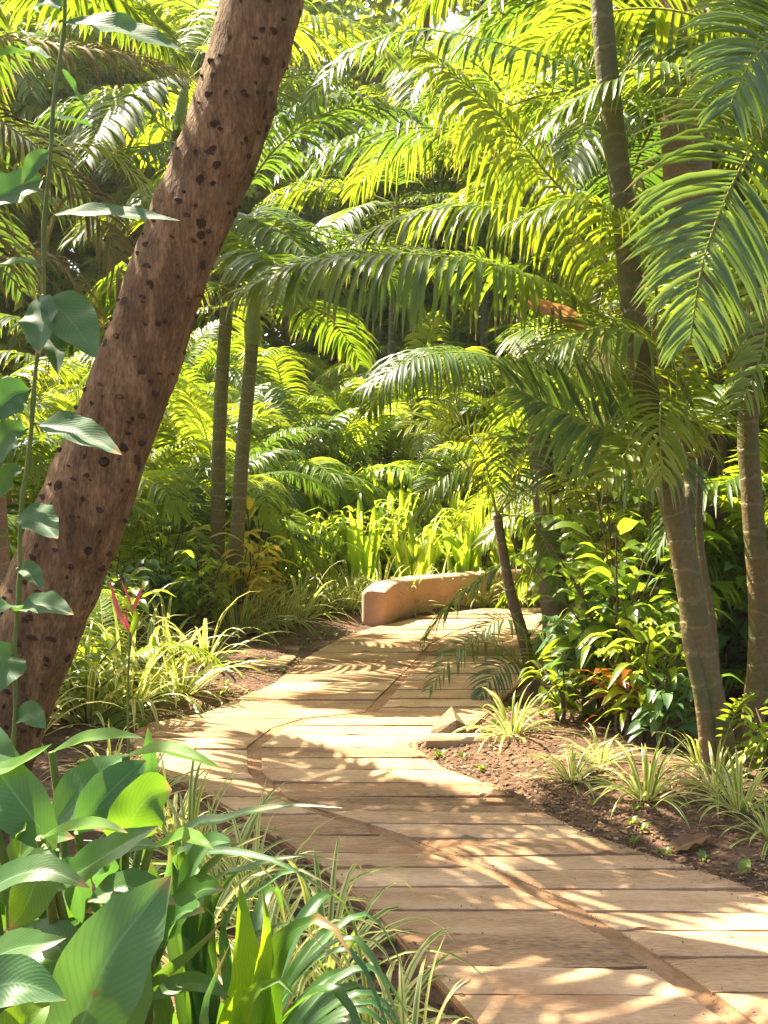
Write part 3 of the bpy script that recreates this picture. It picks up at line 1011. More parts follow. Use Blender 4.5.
for (a, m_, t_, w, mk) in (((130, 640), (136, 618), (134, 604), 6, 'broad_lime'),):
    mb = MB()
    broad(mb, [P(*a, D) - o, P(*m_, D) - o, P(*t_, D) - o], w * D / F * 1.2, TOCAM, 'lance', 0.4, 5, 10, 0.0)
    link('bud', mb.mesh('bud', [M[mk]]), fr_)

# ------------------------------------------------------------------ broad-leaved clump in the foreground
D = 1.9
bb = np.array([P(70, 1000, D)[0], D, 0.0])
br = empty('broad_leaf_plant', bb, 'large clump of broad glossy paddle leaves filling the bottom left corner', 'plant')


def bl(ctrl, wpx_, hint, mk, fold=0.22, prof='lance', wave=0.05, foot=None, sr=0.007):
    """ctrl: (px, py, depth)"""
    pts = [P(*c) for c in ctrl]
    k = ctrl[1][2] / F
    f = foot or (bb[0] + rng.uniform(-0.12, 0.12), bb[1] + rng.uniform(-0.1, 0.2))
    st_ = [np.array([f[0], f[1], -0.03]), (np.array([f[0], f[1], 0]) * 0.55 + pts[0] * 0.45) + np.array([0, 0, 0.12]), pts[0]]
    leaf_part(br, pts, wpx_ * k * 1.0, hint, mk, prof, fold, wave, st_, sr=sr)


bl([(62, 1080, 1.32), (105, 965, 1.36), (148, 905, 1.42), (171, 876, 1.46)], 92, (0.35, -1, 0.45), 'broad_pale', 0.22, 'lance', 0.09)
bl([(52, 828, 1.85), (78, 795, 1.86), (105, 770, 1.9), (128, 754, 1.96)], 50, (-0.2, -1, 0.5), 'broad_pale')
bl([(78, 832, 1.82), (98, 805, 1.82), (122, 780, 1.86), (146, 760, 1.92)], 46, (0.3, -1, 0.5), 'broad_pale')
bl([(52, 752, 1.95), (85, 740, 1.9), (115, 736, 1.86), (143, 738, 1.84)], 24, (0.0, -0.55, 1), 'broad_lime', 0.35)
bl([(126, 756, 1.9), (160, 750, 1.86), (192, 757, 1.82), (222, 769, 1.8)], 22, (0.1, -0.5, 1), 'broad_lime', 0.35)
bl([(150, 800, 2.0), (150, 770, 2.02), (149, 745, 2.0), (148, 727, 2.0)], 17, (0.1, -1, 0.1), 'broad_pale', 0.15)
bl([(55, 850, 1.7), (30, 815, 1.7), (8, 785, 1.72), (-15, 752, 1.78)], 60, (-0.25, -1, 0.5), 'broad_pale')
bl([(118, 848, 1.75), (135, 815, 1.72), (152, 795, 1.74), (172, 790, 1.8)], 58, (0.5, -0.8, 0.2), 'broad')
bl([(50, 890, 1.62), (88, 866, 1.6), (122, 845, 1.58), (158, 826, 1.58)], 46, (-0.1, -0.7, 1.0), 'broad')
bl([(40, 838, 1.62), (72, 828, 1.58), (100, 826, 1.54), (128, 833, 1.5)], 24, (0.0, -0.45, 1), 'broad_lime', 0.3)
bl([(46, 846, 1.6), (38, 875, 1.56), (26, 905, 1.54), (10, 930, 1.54)], 48, (0.1, -1, -0.25), 'broad')
bl([(-20, 770, 1.75), (10, 768, 1.72), (32, 756, 1.7), (52, 744, 1.7)], 22, (0, -0.6, 1), 'broad_lime', 0.3)
bl([(-30, 905, 1.5), (5, 880, 1.48), (45, 870, 1.46), (90, 888, 1.44)], 40, (0, -0.6, 1), 'broad')
bl([(-30, 970, 1.42), (10, 950, 1.4), (42, 944, 1.38), (66, 938, 1.38)], 42, (0, -0.7, 1), 'broad')
bl([(-40, 1010, 1.3), (0, 985, 1.28), (30, 985, 1.27), (66, 1000, 1.26)], 60, (0.1, -0.8, 0.8), 'broad_pale', 0.2)
bl([(-10, 1090, 1.25), (10, 1050, 1.24), (30, 1020, 1.24), (50, 1000, 1.26)], 70, (-0.3, -1, 0.4), 'broad_lime', 0.2)
bl([(28, 800, 2.0), (5, 770, 2.0), (-5, 740, 2.02), (-8, 720, 2.05)], 40, (0, -1, 0.4), 'broad_pale')
bl([(150, 850, 1.8), (180, 838, 1.75), (200, 842, 1.7), (214, 850, 1.68)], 26, (0.1, -0.6, 1), 'broad_lime', 0.3)
bl([(90, 900, 1.7), (120, 888, 1.7), (150, 890, 1.7), (176, 905, 1.7)], 40, (0.1, -0.6, 1), 'broad')
bl([(60, 930, 1.75), (40, 900, 1.8), (10, 890, 1.8), (-12, 880, 1.8)], 50, (0.1, -0.8, 0.7), 'broad')
bl([(110, 960, 1.75), (130, 930, 1.75), (150, 910, 1.75), (165, 900, 1.75)], 46, (0.2, -1, 0.4), 'broad')
bl([(75, 990, 1.6), (60, 950, 1.62), (30, 935, 1.65), (5, 930, 1.65)], 50, (0, -0.8, 0.8), 'broad')
bl([(120, 1060, 1.5), (125, 1020, 1.5), (140, 990, 1.5), (150, 965, 1.5)], 40, (0.4, -1, 0.3), 'broad_pale')
bl([(150, 1000, 1.7), (180, 985, 1.72), (205, 985, 1.7), (230, 998, 1.7)], 26, (0, -0.6, 1), 'broad')
bl([(30, 1060, 1.9), (40, 990, 1.9), (70, 950, 1.9), (95, 930, 1.95)], 56, (0.1, -1, 0.4), 'broad')

for k in range(26):
    x0, y0, dd0 = rng.uniform(-30, 190), rng.uniform(880, 1010), rng.uniform(1.75, 2.15)
    ax, ay = rng.uniform(-70, 70), -rng.uniform(35, 75)
    bl([(x0, y0, dd0), (x0 + ax * 0.35, y0 + ay * 0.6, dd0 - 0.03), (x0 + ax * 0.75, y0 + ay, dd0 - 0.08), (x0 + ax * 1.25, y0 + ay * 1.0, dd0 - 0.14)], rng.uniform(26, 44), (rng.uniform(-.3, .3), -0.8, 0.7), rng.choice(['broad', 'broad', 'broad_pale']), 0.28)

# long strap-leaved clump right of it
D = 2.15
sb = np.array([P(215, 1000, D)[0], D, 0.0])
sr_ = empty('strap_leaf_plant', sb, 'dark green clump with long arching strap leaves and one lime cupped leaf', 'plant')


def sl(ctrl, wpx_, hint, mk='strap', fold=0.35, prof='blade', foot=True):
    pts = [P(*c) for c in ctrl]
    k = ctrl[1][2] / F
    f = np.array([sb[0] + rng.uniform(-0.08, 0.08), sb[1] + rng.uniform(-0.08, 0.08), -0.03])
    if foot:
        pts = [f, f * 0.5 + pts[0] * 0.5 + np.array([0, 0, 0.05])] + pts
    leaf_part(sr_, pts, wpx_ * k * 1.15, hint, mk, prof, fold, 0.02, K=5, n=26)


sl([(180, 850, 2.1), (225, 820, 2.05), (285, 806, 2.0), (342, 808, 1.95)], 24, (0, -0.5, 1), 'strap')
sl([(175, 870, 2.1), (205, 852, 2.0), (250, 855, 1.95), (290, 868, 1.9), (345, 905, 1.9)], 18, (0, -0.6, 1), 'broad_pale')
sl([(210, 900, 2.1), (250, 868, 2.0), (300, 856, 1.96), (350, 862, 1.95)], 16, (0, -0.6, 1))
sl([(190, 940, 2.1), (200, 880, 2.05), (230, 850, 2.0), (265, 835, 1.95)], 20, (0.2, -0.8, 0.8))
sl([(225, 930, 2.0), (260, 890, 1.95), (300, 870, 1.9), (346, 898, 1.88)], 15, (0, -0.6, 1), 'broad_pale')
sl([(160, 990, 1.75), (185, 960, 1.72), (210, 935, 1.7), (224, 920, 1.7)], 30, (0.4, -1, 0.6), 'strap', 0.3)
sl([(205, 1040, 1.6), (206, 1000, 1.58), (220, 965, 1.58), (232, 940, 1.6)], 26, (0.5, -1, 0.2), 'broad_pale', 0.2)
sl([(150, 940, 2.1), (165, 890, 2.1), (170, 860, 2.05), (168, 835, 2.0)], 18, (0.2, -1, 0.3), 'broad_pale')
sl([(130, 930, 2.2), (120, 880, 2.2), (125, 850, 2.2), (150, 820, 2.2)], 18, (0.2, -1, 0.3))
sl([(170, 920, 2.2), (150, 870, 2.2), (140, 850, 2.2), (110, 840, 2.1)], 20, (0.2, -0.8, 0.6))
sl([(240, 960, 2.0), (270, 930, 1.95), (300, 925, 1.9), (325, 950, 1.88)], 16, (0, -0.6, 1))
sl([(130, 1000, 1.9), (150, 950, 1.88), (175, 915, 1.86), (200, 905, 1.84), (222, 925, 1.8)], 14, (0, -0.7, 0.9), 'broad_lime')
sl([(200, 960, 2.1), (215, 900, 2.1), (240, 870, 2.1), (262, 872, 2.1)], 18, (0.2, -0.8, 0.7))
for k in range(44):
    a = rng.uniform(-1.3, 1.3) if k % 3 else rng.uniform(0, 2 * PI)
    h = rng.uniform(0.40, 0.85)
    q = [sb, sb + np.array([math.cos(a) * .12, math.sin(a) * .12, h * .6]), sb + np.array([math.cos(a) * .3, math.sin(a) * .3, h * .85]), sb + np.array([math.cos(a) * .42, math.sin(a) * .42, h * .62])]
    leaf_part(sr_, q, rng.uniform(0.028, 0.048), (0.01, -0.2, 1), rng.choice(['strap', 'strap', 'broad', 'broad_pale']), 'blade', 0.35, 0.02, K=5, n=20)
# the two big leaves at its right
sl([(248, 985, 1.75), (246, 950, 1.73), (243, 915, 1.72), (240, 884, 1.74)], 78, (0.25, -1, 0.2), 'broad_lime', 0.35, 'oval')
sl([(258, 990, 1.72), (264, 955, 1.70), (266, 920, 1.69), (262, 888, 1.72)], 52, (0.7, -0.8, 0.2), 'broad_lime', 0.3, 'oval')
sl([(272, 972, 1.75), (298, 928, 1.72), (328, 922, 1.68), (352, 958, 1.64)], 46, (0.1, -0.7, 0.8), 'broad', 0.3, 'oval')
sl([(245, 1010, 1.7), (262, 985, 1.68), (280, 980, 1.66), (300, 1000, 1.64)], 40, (0.1, -0.8, 0.7), 'broad_lime', 0.3, 'oval')

# ------------------------------------------------------------------ variegated spider plants
SPM = []
for k in range(6):
    r = random.Random(100 + k)
    mb = MB()
    nb = 30 + 4 * k
    for i in range(nb):
        a = i * 2.4 + r.uniform(-0.4, 0.4)
        L = r.uniform(0.30, 0.62)
        e = math.radians(r.uniform(35, 86) if i < nb * 0.7 else r.uniform(15, 50))
        dirn = np.array([math.cos(a) * math.cos(e), math.sin(a) * math.cos(e), math.sin(e)])
        cur = np.array([math.cos(a), math.sin(a), 0]) * r.uniform(0, 0.05) + np.array([0, 0, -0.02])
        pts = [cur]
        g = r.uniform(0.20, 0.40)
        for j in range(8):
            cur = cur + dirn * L / 8
            pts.append(cur)
            dirn = nrm(dirn + np.array([0, 0, -g * (0.35 + j * 0.16)]))
        sd = nrm([-math.sin(a), math.cos(a), r.uniform(-0.3, 0.3)])
        w = r.uniform(0.017, 0.028) * np.interp(np.linspace(0, 1, 9), [0, 0.15, 0.5, 0.8, 1], [0.7, 0.95, 1, 0.65, 0.04])
        ribbon(mb, pts, sd, w, 0.35, 5, col=r.random())
    SPM.append(mb.mesh('spider_plant', [M['spider']]))


def spider(px, py, sc, label, group=None, xd=None):
    if xd is None:
        g = G(px, py)
        x, d = g[0], g[1]
    else:
        x, d = xd
    if group and ('massed' in group or 'lining' in group):
        sc *= 1.3
    ob = link('spider_plant', rng.choice(SPM), None, (x, d, ground_z(x, d)), Euler((rng.uniform(-.1, .1), rng.uniform(-.1, .1), rng.uniform(0, 6.28))), (sc * rng.uniform(.92, 1.08), sc * rng.uniform(.92, 1.08), sc * rng.uniform(0.9, 1.1) * (0.75 if group and 'right-hand' in group else 1)))
    return tag(ob, label, 'spider plant', group)


GR = 'spider plants edging the right-hand bed'
spider(512, 738, 0.95, 'yellow striped spider plant beside the broken stone at the kerb', GR)
spider(572, 782, 0.72, 'small sunlit spider plant on bare soil just below the kerb stones', GR)
spider(646, 800, 0.85, 'bright spider plant in the middle of the mulch, below the copper leaves', GR)
spider(600, 768, 0.65, 'spider plant tucked under the glossy shrub behind the mulch', GR)
spider(740, 818, 0.75, 'spider plant at the foot of the thick ringed palm trunk', GR)
spider(772, 838, 0.75, 'spider plant cut by the right picture edge, nearest of its bed', GR)
spider(700, 772, 0.7, 'spider plant squeezed between the shrub and the ringed palm base', GR)
spider(716, 800, 0.7, 'spider plant directly before the ringed palm foot', GR)
GL = 'spider plants massed below the leaning trunk'
for px, py, s, lab in [(45, 716, 1.15, 'spider plant against the base of the leaning trunk'), (88, 722, 1.1, 'spider plant just left of the pink flower stalk'), (128, 712, 1.05, 'spider plant right behind the pink flower stalk'),
                       (150, 692, 1.25, 'tall pale spider plant right of the pink flower, at the mass centre'), (180, 694, 1.1, 'spider plant spilling onto bare soil at the corner of the slabs'), (205, 668, 1.15, 'spider plant leaning over the bare soil beside the paving spur'),
                       (110, 676, 1.2, 'spider plant under the yellow fan of young palm leaflets'), (70, 690, 1.1, 'spider plant in the shade close to the leaning trunk'), (165, 652, 1.1, 'spider plant at the back of the left mass below the bluish shrub'), (30, 742, 1.0, 'spider plant with white blades at the trunk foot, behind the paddle leaves')]:
    spider(px, py, s, lab, GL)
GF = 'spider plants lining the far left edge of the path'
for px, py, s in [(236, 640, 1.0), (258, 634, 1.05), (280, 628, 0.95), (300, 622, 1.0), (318, 616, 1.0), (336, 612, 1.05), (350, 604, 0.95), (268, 614, 1.0), (312, 604, 1.0), (330, 596, 1.0), (240, 622, 1.1), (290, 610, 1.0)]:
    spider(px, py, s, 'spider plant in the row edging the far left of the path before the wall', GF)
GW = 'spider plants growing behind the low wall'
for i in range(16):
    x = -0.6 + i * 0.2 + rng.uniform(-0.06, 0.06)
    spider(0, 0, rng.uniform(0.9, 1.15), 'spider plant in the sunny row behind the low curved wall', GW, xd=(x, 12.2 + 0.55 * max(0, x) + rng.uniform(0.0, 0.8)))
GC = 'spider plants beside the front left edge of the path'
for x, d, s, lab in [(-0.02, 2.95, 0.85, 'yellow green spider plant at the bottom, touching the path edge'), (0.06, 2.6, 0.72, 'spider plant lowest in the picture beside the front slabs'), (-0.18, 3.3, 1.0, 'spider plant below the drooping paddle leaf beside the path'),
                     (-0.38, 3.65, 1.0, 'spider plant behind the long strap leaves at the path edge'), (-0.6, 4.0, 0.95, 'spider plant farthest up the front edge, behind the strap leaf tips'), (-0.35, 3.0, 1.0, 'spider plant half hidden below the lime cupped leaf'), (-0.22, 2.6, 1.0, 'spider plant in the bottom corner between strap leaves and path'),
                     (-0.62, 3.4, 1.0, 'shaded spider plant behind the strap leaf clump')]:
    spider(0, 0, s, lab, GC, xd=(x, d))

for x, d, s in [(-0.92, 4.75, 0.8), (-1.15, 5.2, 0.8), (-1.42, 5.65, 0.8), (-0.78, 4.35, 0.8), (-0.48, 3.9, 0.8)]:
    spider(0, 0, s, 'shaded spider plant along the front left slab edge, seen over the paddle leaves', 'spider plants behind the paddle leaves', xd=(x, d))

# ------------------------------------------------------------------ leafy shrubs
def shrub(name, label, base, h, spread, n_st, n_lf, lsize, mk, group=None, cat='shrub', aspect=0.42, seed=0, droop=0.5):
    r = random.Random(seed)
    root = empty(name, base, label, cat, group)
    lf = MB()
    for i in range(n_st):
        a = i * 2.4 + r.uniform(-0.5, 0.5)
        hh = h * r.uniform(0.6, 1.0)
        tip = np.array([math.cos(a) * spread * r.uniform(0.3, 1), math.sin(a) * spread * r.uniform(0.3, 1), hh])
        pts = spline([np.array([math.cos(a) * .05, math.sin(a) * .05, -0.05]), tip * np.array([0.35, 0.35, 0.55]), tip], 16)
        mb = MB()
        tube(mb, pts, np.linspace(0.011, 0.004, 16), 6)
        link('stem', mb.mesh('stem', [M['twig']]), root)
        for k in range(n_lf):
            s = r.uniform(0.25, 1.0)
            q = pts[min(15, int(s * 15))]
            b = r.uniform(0, 2 * PI)
            d = nrm([math.cos(b), math.sin(b), r.uniform(-0.2, 0.6)])
            L = lsize * r.uniform(0.6, 1.15)
            q0 = q + d * 0.05
            pp = [q0, q0 + d * L * 0.5 + np.array([0, 0, 0.02]), q0 + d * L + np.array([0, 0, -droop * L * 0.5])]
            pts2 = spline(pp, 7)
            t2 = tangents(pts2)
            sd = np.cross(t2, np.array([r.uniform(-.5, .5), r.uniform(-.5, .5), 1.0]))
            sd /= np.linalg.norm(sd, axis=1)[:, None]
            ribbon(lf, pts2, sd, L * aspect * np.interp(np.linspace(0, 1, 7), *PROF['oval']), 0.25, 5, col=r.random(), wave=0.06, ph=k)
    link('foliage', lf.mesh('foliage', [M[mk]]), root)
    return root


def gp(px, py):
    g = G(px, py)
    return (g[0], g[1], ground_z(g[0], g[1]))


shrub('glossy_shrub', 'sunlit glossy shrub with oval leaves left of the thick ringed palm', gp(618, 724), 1.4, 0.6, 12, 14, 0.25, 'shrub', seed=1)
shrub('glossy_shrub', 'lower glossy shrub with large lime leaf beside the leaning thin palm', gp(592, 718), 0.9, 0.38, 9, 12, 0.24, 'shrub_dark', seed=2)
shrub('glossy_shrub', 'tall glossy shrub behind the thick ringed palm stem on the right', gp(655, 706), 1.9, 0.55, 11, 14, 0.25, 'shrub', seed=3)
shrub('bluish_shrub', 'bluish broad leaved shrub right of the leaning trunk above spider plants', gp(165, 640), 0.95, 0.45, 8, 12, 0.22, 'shrub_dark', seed=4)
shrub('bluish_shrub', 'bluish shrub peeping past the leaning trunk at its lower right edge', gp(112, 655), 0.9, 0.35, 7, 12, 0.22, 'shrub_dark', seed=5)
shrub('lime_shrub', 'low leafy shrub at the leaning trunk foot among the spider plants', gp(80, 722), 0.55, 0.4, 9, 12, 0.13, 'shrub', seed=6)
shrub('lime_shrub', 'yellow green narrow leaved shrub in front of the glossy one, left of the ringed palm', gp(640, 742), 0.85, 0.4, 11, 14, 0.24, 'lime_leaf', aspect=0.2, seed=31)
shrub('lime_shrub', 'taller yellow green shrub rising between the dark trunk and the ringed palm', (P(618, 600, 7.6)[0], 7.6, 0.03), 1.8, 0.45, 10, 15, 0.24, 'lime_leaf', aspect=0.3, seed=32)
shrub('low_shrub', 'low bright leafy plant right behind the kerb stones', gp(565, 726), 0.42, 0.28, 8, 11, 0.15, 'shrub', aspect=0.35, seed=51)
shrub('low_shrub', 'low bluish leafy plant between the copper leaves and the ringed palm', gp(668, 752), 0.45, 0.26, 8, 11, 0.15, 'shrub_dark', aspect=0.4, seed=52)
shrub('low_shrub', 'low lime leafy plant at the foot of the right edge stem', gp(772, 784), 0.40, 0.22, 8, 11, 0.14, 'lime_leaf', aspect=0.3, seed=53)
shrub('copper_plant', 'small plant with upright copper orange leaves under the glossy shrub', gp(622, 738), 0.42, 0.16, 5, 6, 0.24, 'red_leaf', cat='plant', aspect=0.25, seed=7)
shrub('yellow_cordyline', 'yellow leaved cordyline rising from the far left row of spider plants', gp(240, 636), 0.95, 0.25, 5, 10, 0.36, 'yellow_leaf', cat='plant', aspect=0.22, seed=8)
shrub('yellow_cordyline', 'taller cordyline with yellow tipped leaves in front of the twin palms', (P(252, 600, 11.0)[0], 11.0, 0.02), 1.4, 0.3, 5, 12, 0.40, 'yellow_leaf', cat='plant', aspect=0.2, seed=9)
for i, (x, d, h) in enumerate([(-0.9, 13.6, 1.1), (-0.1, 14.2, 1.2), (0.6, 14.0, 1.0), (1.3, 14.6, 1.2), (0.2, 15.4, 1.6), (2.1, 14.8, 1.2)]):
    shrub('lime_shrub', 'sunny yellow green bush in the bed behind the low curved wall', (x, d, 0), h, 0.6, 12, 15, 0.25, 'lime_leaf', group='bushes behind the low wall', aspect=0.3, seed=20 + i)

for k, (x, d, h) in enumerate([(-0.9, 13.3, 1.1), (-0.3, 13.6, 1.3), (0.35, 13.4, 1.15), (1.0, 13.9, 1.3), (1.7, 14.0, 1.1), (0.1, 14.6, 1.7), (-0.8, 14.8, 1.6), (0.9, 15.2, 1.8)]):
    r = random.Random(500 + k)
    mb = MB()
    for q in range(26):
        a = r.uniform(0, 6.28)
        hh = h * r.uniform(0.6, 1.05)
        f = np.array([math.cos(a), math.sin(a), 0])
        c = [f * r.uniform(0, .2), f * r.uniform(.15, .3) + UP * hh * .55, f * r.uniform(.25, .5) + UP * hh * .95, f * r.uniform(.5, .8) + UP * hh * r.uniform(.75, 1.0)]
        broad(mb, c, r.uniform(0.06, 0.12), (0.1 * math.cos(a), 0.1 * math.sin(a) - 0.05, 1), 'blade', 0.3, 5, 12, 0.03, col=r.random())
    tag(link('ginger_plant', mb.mesh('ginger_plant', [M['lime_leaf']]), None, (x, d, 0)), 'upright lime green leafy plant in the sunny bed behind the low wall', 'plant', 'lime plants behind the low wall')
US = [shrub('lime_shrub', 'leafy low bush filling the undergrowth between the palms', (-2.6, 9.2, 0), 0.9, 0.7, 12, 16, 0.24, 'shrub', group='bushes of the undergrowth', aspect=0.3, seed=40),
      shrub('lime_shrub', 'leafy low bush filling the undergrowth between the palms', (-3.6, 10.8, 0), 1.1, 0.7, 12, 16, 0.26, 'shrub_dark', group='bushes of the undergrowth', aspect=0.35, seed=41)]
for k, (x, d) in enumerate([(-2.2, 11.9), (-3.0, 13.2), (-4.6, 12.4), (-1.9, 14.6), (-3.8, 15.6), (-5.4, 15.0), (2.9, 10.8), (3.6, 12.6), (2.6, 13.6), (3.4, 9.2), (4.2, 14.4), (-5.0, 18.5), (-2.6, 19.0), (0.2, 21.5), (2.8, 18.6), (5.0, 19.0), (-4.4, 9.0), (-3.2, 7.9), (-2.3, 8.4), (2.35, 7.7), (2.9, 7.6), (3.2, 6.9)]):
    src = US[k % 2]
    c = src.copy()
    COL.objects.link(c)
    c.location = (x, d, 0)
    c.rotation_euler = (0, 0, k * 1.3)
    c.scale = (1.0 + 0.1 * (k % 3),) * 3
    for ch in list(src.children):
        q = ch.copy()
        COL.objects.link(q)
        q.parent = c
# ------------------------------------------------------------------ hero palm: right clump
hb = G(728, 775)
hero = empty('ringed_palm', (hb[0], hb[1], 0.0), 'tall thick ringed palm curving up from the right bed with arching fronds', 'palm')
D = hb[1]
hero_stem(hero, [np.array([hb[0], D, -0.1]), P(712, 705, D), P(692, 600, D), P(672, 500, D), P(652, 420, D), P(636, 330, D), P(622, 200, D), P(608, 80, D), P(600, -20, D), P(592, -160, D)], 0.074, 0.052, 'trunk', n=130, flare=0.6)
hero_stem(hero, [np.array([hb[0] - 0.10, D - 0.06, -0.1]), P(703, 705, D - 0.05), P(690, 640, D - 0.02), P(684, 560, D + 0.1), P(690, 480, D + 0.25), P(676, 400, D + 0.3), P(650, 352, D + 0.3)], 0.042, 0.032, 'trunk', name='stem', n=80)
hero_stem(hero, [np.array([hb[0] + 0.03, D + 0.25, -0.1]), P(714, 640, D + 0.3), P(700, 540, D + 0.32), P(700, 455, D + 0.3)], 0.024, 0.02, 'trunk', name='stem', n=60)
# big arching frond across the picture
hero_frond(hero, [P(650, 355, D + 0.3), P(606, 322, D + 0.15), P(560, 290, D), P(480, 262, D - 0.15), P(390, 254, D - 0.25), P(305, 262, D - 0.3), P(238, 292, D - 0.35)], 'frond', n=74, lmax=0.68, wmax=0.034, lift=0.1, droop=2.6, seed=31, hint=(0.05, -0.35, 1))
hero_frond(hero, [P(648, 352, D + 0.3), P(610, 285, D + 0.5), P(545, 222, D + 0.6), P(460, 206, D + 0.65), P(380, 228, D + 0.7), P(338, 262, D + 0.7)], 'frond', n=62, lmax=0.62, wmax=0.033, lift=0.2, droop=2.4, seed=32, hint=(0, -0.3, 1))
hero_frond(hero, [P(640, 330, D + 0.3), P(585, 222, D + 0.4), P(540, 165, D + 0.4), P(490, 105, D + 0.4), P(425, 52, D + 0.4)], 'frond_gold', n=52, lmax=0.66, wmax=0.033, lift=0.0, droop=3.2, seed=33, hint=(0.3, -0.7, 0.6))
hero_frond(hero, [P(700, 455, D + 0.3), P(670, 452, D + 0.05), P(620, 436, D - 0.1), P(565, 412, D - 0.2), P(515, 388, D - 0.3)], 'frond_pale', n=60, lmax=0.58, wmax=0.033, lift=0.25, droop=0.7, seed=34, hint=(0.1, -0.8, 0.6))
hero_frond(hero, [P(700, 455, D + 0.3), P(705, 430, D + 0.1), P(680, 420, D - 0.1), P(640, 440, D - 0.3), P(600, 480, D - 0.45)], 'frond_gold', n=40, lmax=0.40, wmax=0.030, lift=0.2, droop=1.1, seed=35, hint=(0, -0.5, 1))
hero_frond(hero, [P(652, 356, D + 0.3), P(655, 280, D - 0.05), P(625, 222, D - 0.25), P(575, 200, D - 0.3), P(515, 222, D - 0.3)], 'frond_gold', n=48, lmax=0.5, wmax=0.028, seed=36, droop=2.0, hint=(0, -0.3, 1))
hero_frond(hero, [P(648, 352, D + 0.3), P(690, 270, D + 0.4), P(730, 240, D + 0.5), P(790, 250, D + 0.5)], 'frond_gold', n=38, lmax=0.4, wmax=0.030, seed=37, droop=1.2)
hero_frond(hero, [P(700, 455, D + 0.3), P(720, 400, D + 0.4), P(760, 370, D + 0.4), P(800, 390, D + 0.4)], 'frond', n=36, lmax=0.4, wmax=0.030, seed=38, droop=1.2)
hero_frond(hero, [P(700, 455, D + 0.3), P(690, 400, D - 0.05), P(655, 345, D - 0.3), P(600, 328, D - 0.4), P(540, 350, D - 0.5)], 'frond', n=52, lmax=0.5, wmax=0.027, seed=39, droop=1.6, hint=(0, -0.5, 1))
hero_frond(hero, [P(700, 455, D + 0.3), P(690, 430, D - 0.1), P(665, 395, D - 0.3), P(660, 420, D - 0.55), P(662, 480, D - 0.65)], 'frond_gold', n=36, lmax=0.36, wmax=0.026, seed=45, droop=1.4, hint=(0, -0.8, 0.6))
# small suckers with leaflets at the foot
for k, (a, e, l_) in enumerate([ ((722, 748), (752, 694), 0.16)]):
    hero_frond(hero, [P(*a, D - 0.12), P((a[0] + e[0]) / 2, (a[1] + e[1]) / 2 - 12, D - 0.2), P(*e, D - 0.3)], 'frond', n=12, lmax=l_ * 0.8, wmax=0.020, seed=40 + k, r0=0.005)

# palm at the right edge
eb = G(764, 765)
edge = empty('slender_palm', (eb[0], eb[1] + 0.3, 0), 'brown ringed palm stem hugging the right picture edge', 'palm')
D = eb[1] + 0.3
hero_stem(edge, [np.array([eb[0], D, -0.1]), P(760, 640, D), P(752, 500, D), P(748, 420, D), P(758, 300, D), P(785, 180, D), P(800, 90, D)], 0.066, 0.05, 'trunk', n=110)
D2 = D - 1.6
hero_frond(edge, [P(800, 90, D), P(792, 96, D - 0.6), P(757, 140, D2), P(725, 200, D2 - 0.15), P(702, 265, D2 - 0.25), P(690, 340, D2 - 0.3)], 'frond_pale', n=98, lmax=0.60, wmax=0.031, lift=0.12, droop=0.9, seed=51, hint=(0.15, -1, 0.25), petiole=0.33, ang0=84, ang1=40)
hero_frond(edge, [P(800, 90, D), P(780, 20, D - 0.7), P(740, -40, D2), P(700, -60, D2 - 0.2)], 'frond_pale', n=64, lmax=0.6, wmax=0.034, lift=0.1, droop=1.0, seed=52, hint=(0.1, -0.8, 0.5))
hero_frond(edge, [P(800, 90, D), P(810, 40, D - 0.6), P(790, 30, D2), P(752, 60, D2 - 0.3), P(728, 110, D2 - 0.4)], 'frond_pale', n=76, lmax=0.56, wmax=0.031, lift=0.1, droop=0.9, seed=53, hint=(0.1, -1, 0.4), petiole=0.3, ang0=85)
hero_frond(edge, [P(800, 90, D), P(770, 250, D - 0.5), P(765, 340, D - 0.8), P(742, 400, D - 1.0)], 'frond_gold', n=34, lmax=0.4, wmax=0.032, lift=0.1, droop=1.0, seed=54, hint=(0.2, -1, 0.3), petiole=0.3)
crown(edge, P(800, 90, D) - np.array(edge.location), 8, 1.0, 10, 80)

# thick mossy palm, upper right, farther back
mp_ = empty('mossy_palm', (P(690, 470, 8.4)[0], 8.4, 0), 'thick reddish mossy palm trunk showing at the top between fronds', 'palm')
D = 8.4
hero_stem(mp_, [np.array([P(700, 470, D)[0], D, -0.1]), P(700, 420, D), P(692, 250, D), P(684, 110, D), P(682, 0, D), P(680, -110, D)], 0.20, 0.17, 'trunk_moss', n=110, spacing=0.1)
hero_frond(mp_, [P(682, -100, D), P(690, 60, D - 1.4), P(672, 108, D - 1.7), P(600, 78, D - 2.1), P(510, 46, D - 2.3), P(410, 30, D - 2.4), P(338, 62, D - 2.5), P(306, 112, D - 2.6)], 'frond', n=72, lmax=0.50, wmax=0.032, lift=0.1, droop=2.2, seed=61, hint=(0.05, -0.4, 1), petiole=0.30)
crown(mp_, P(680, -110, D) - np.array(mp_.location), 12, 1.25, -5, 75, kinds=('frond', 'frond_gold'))

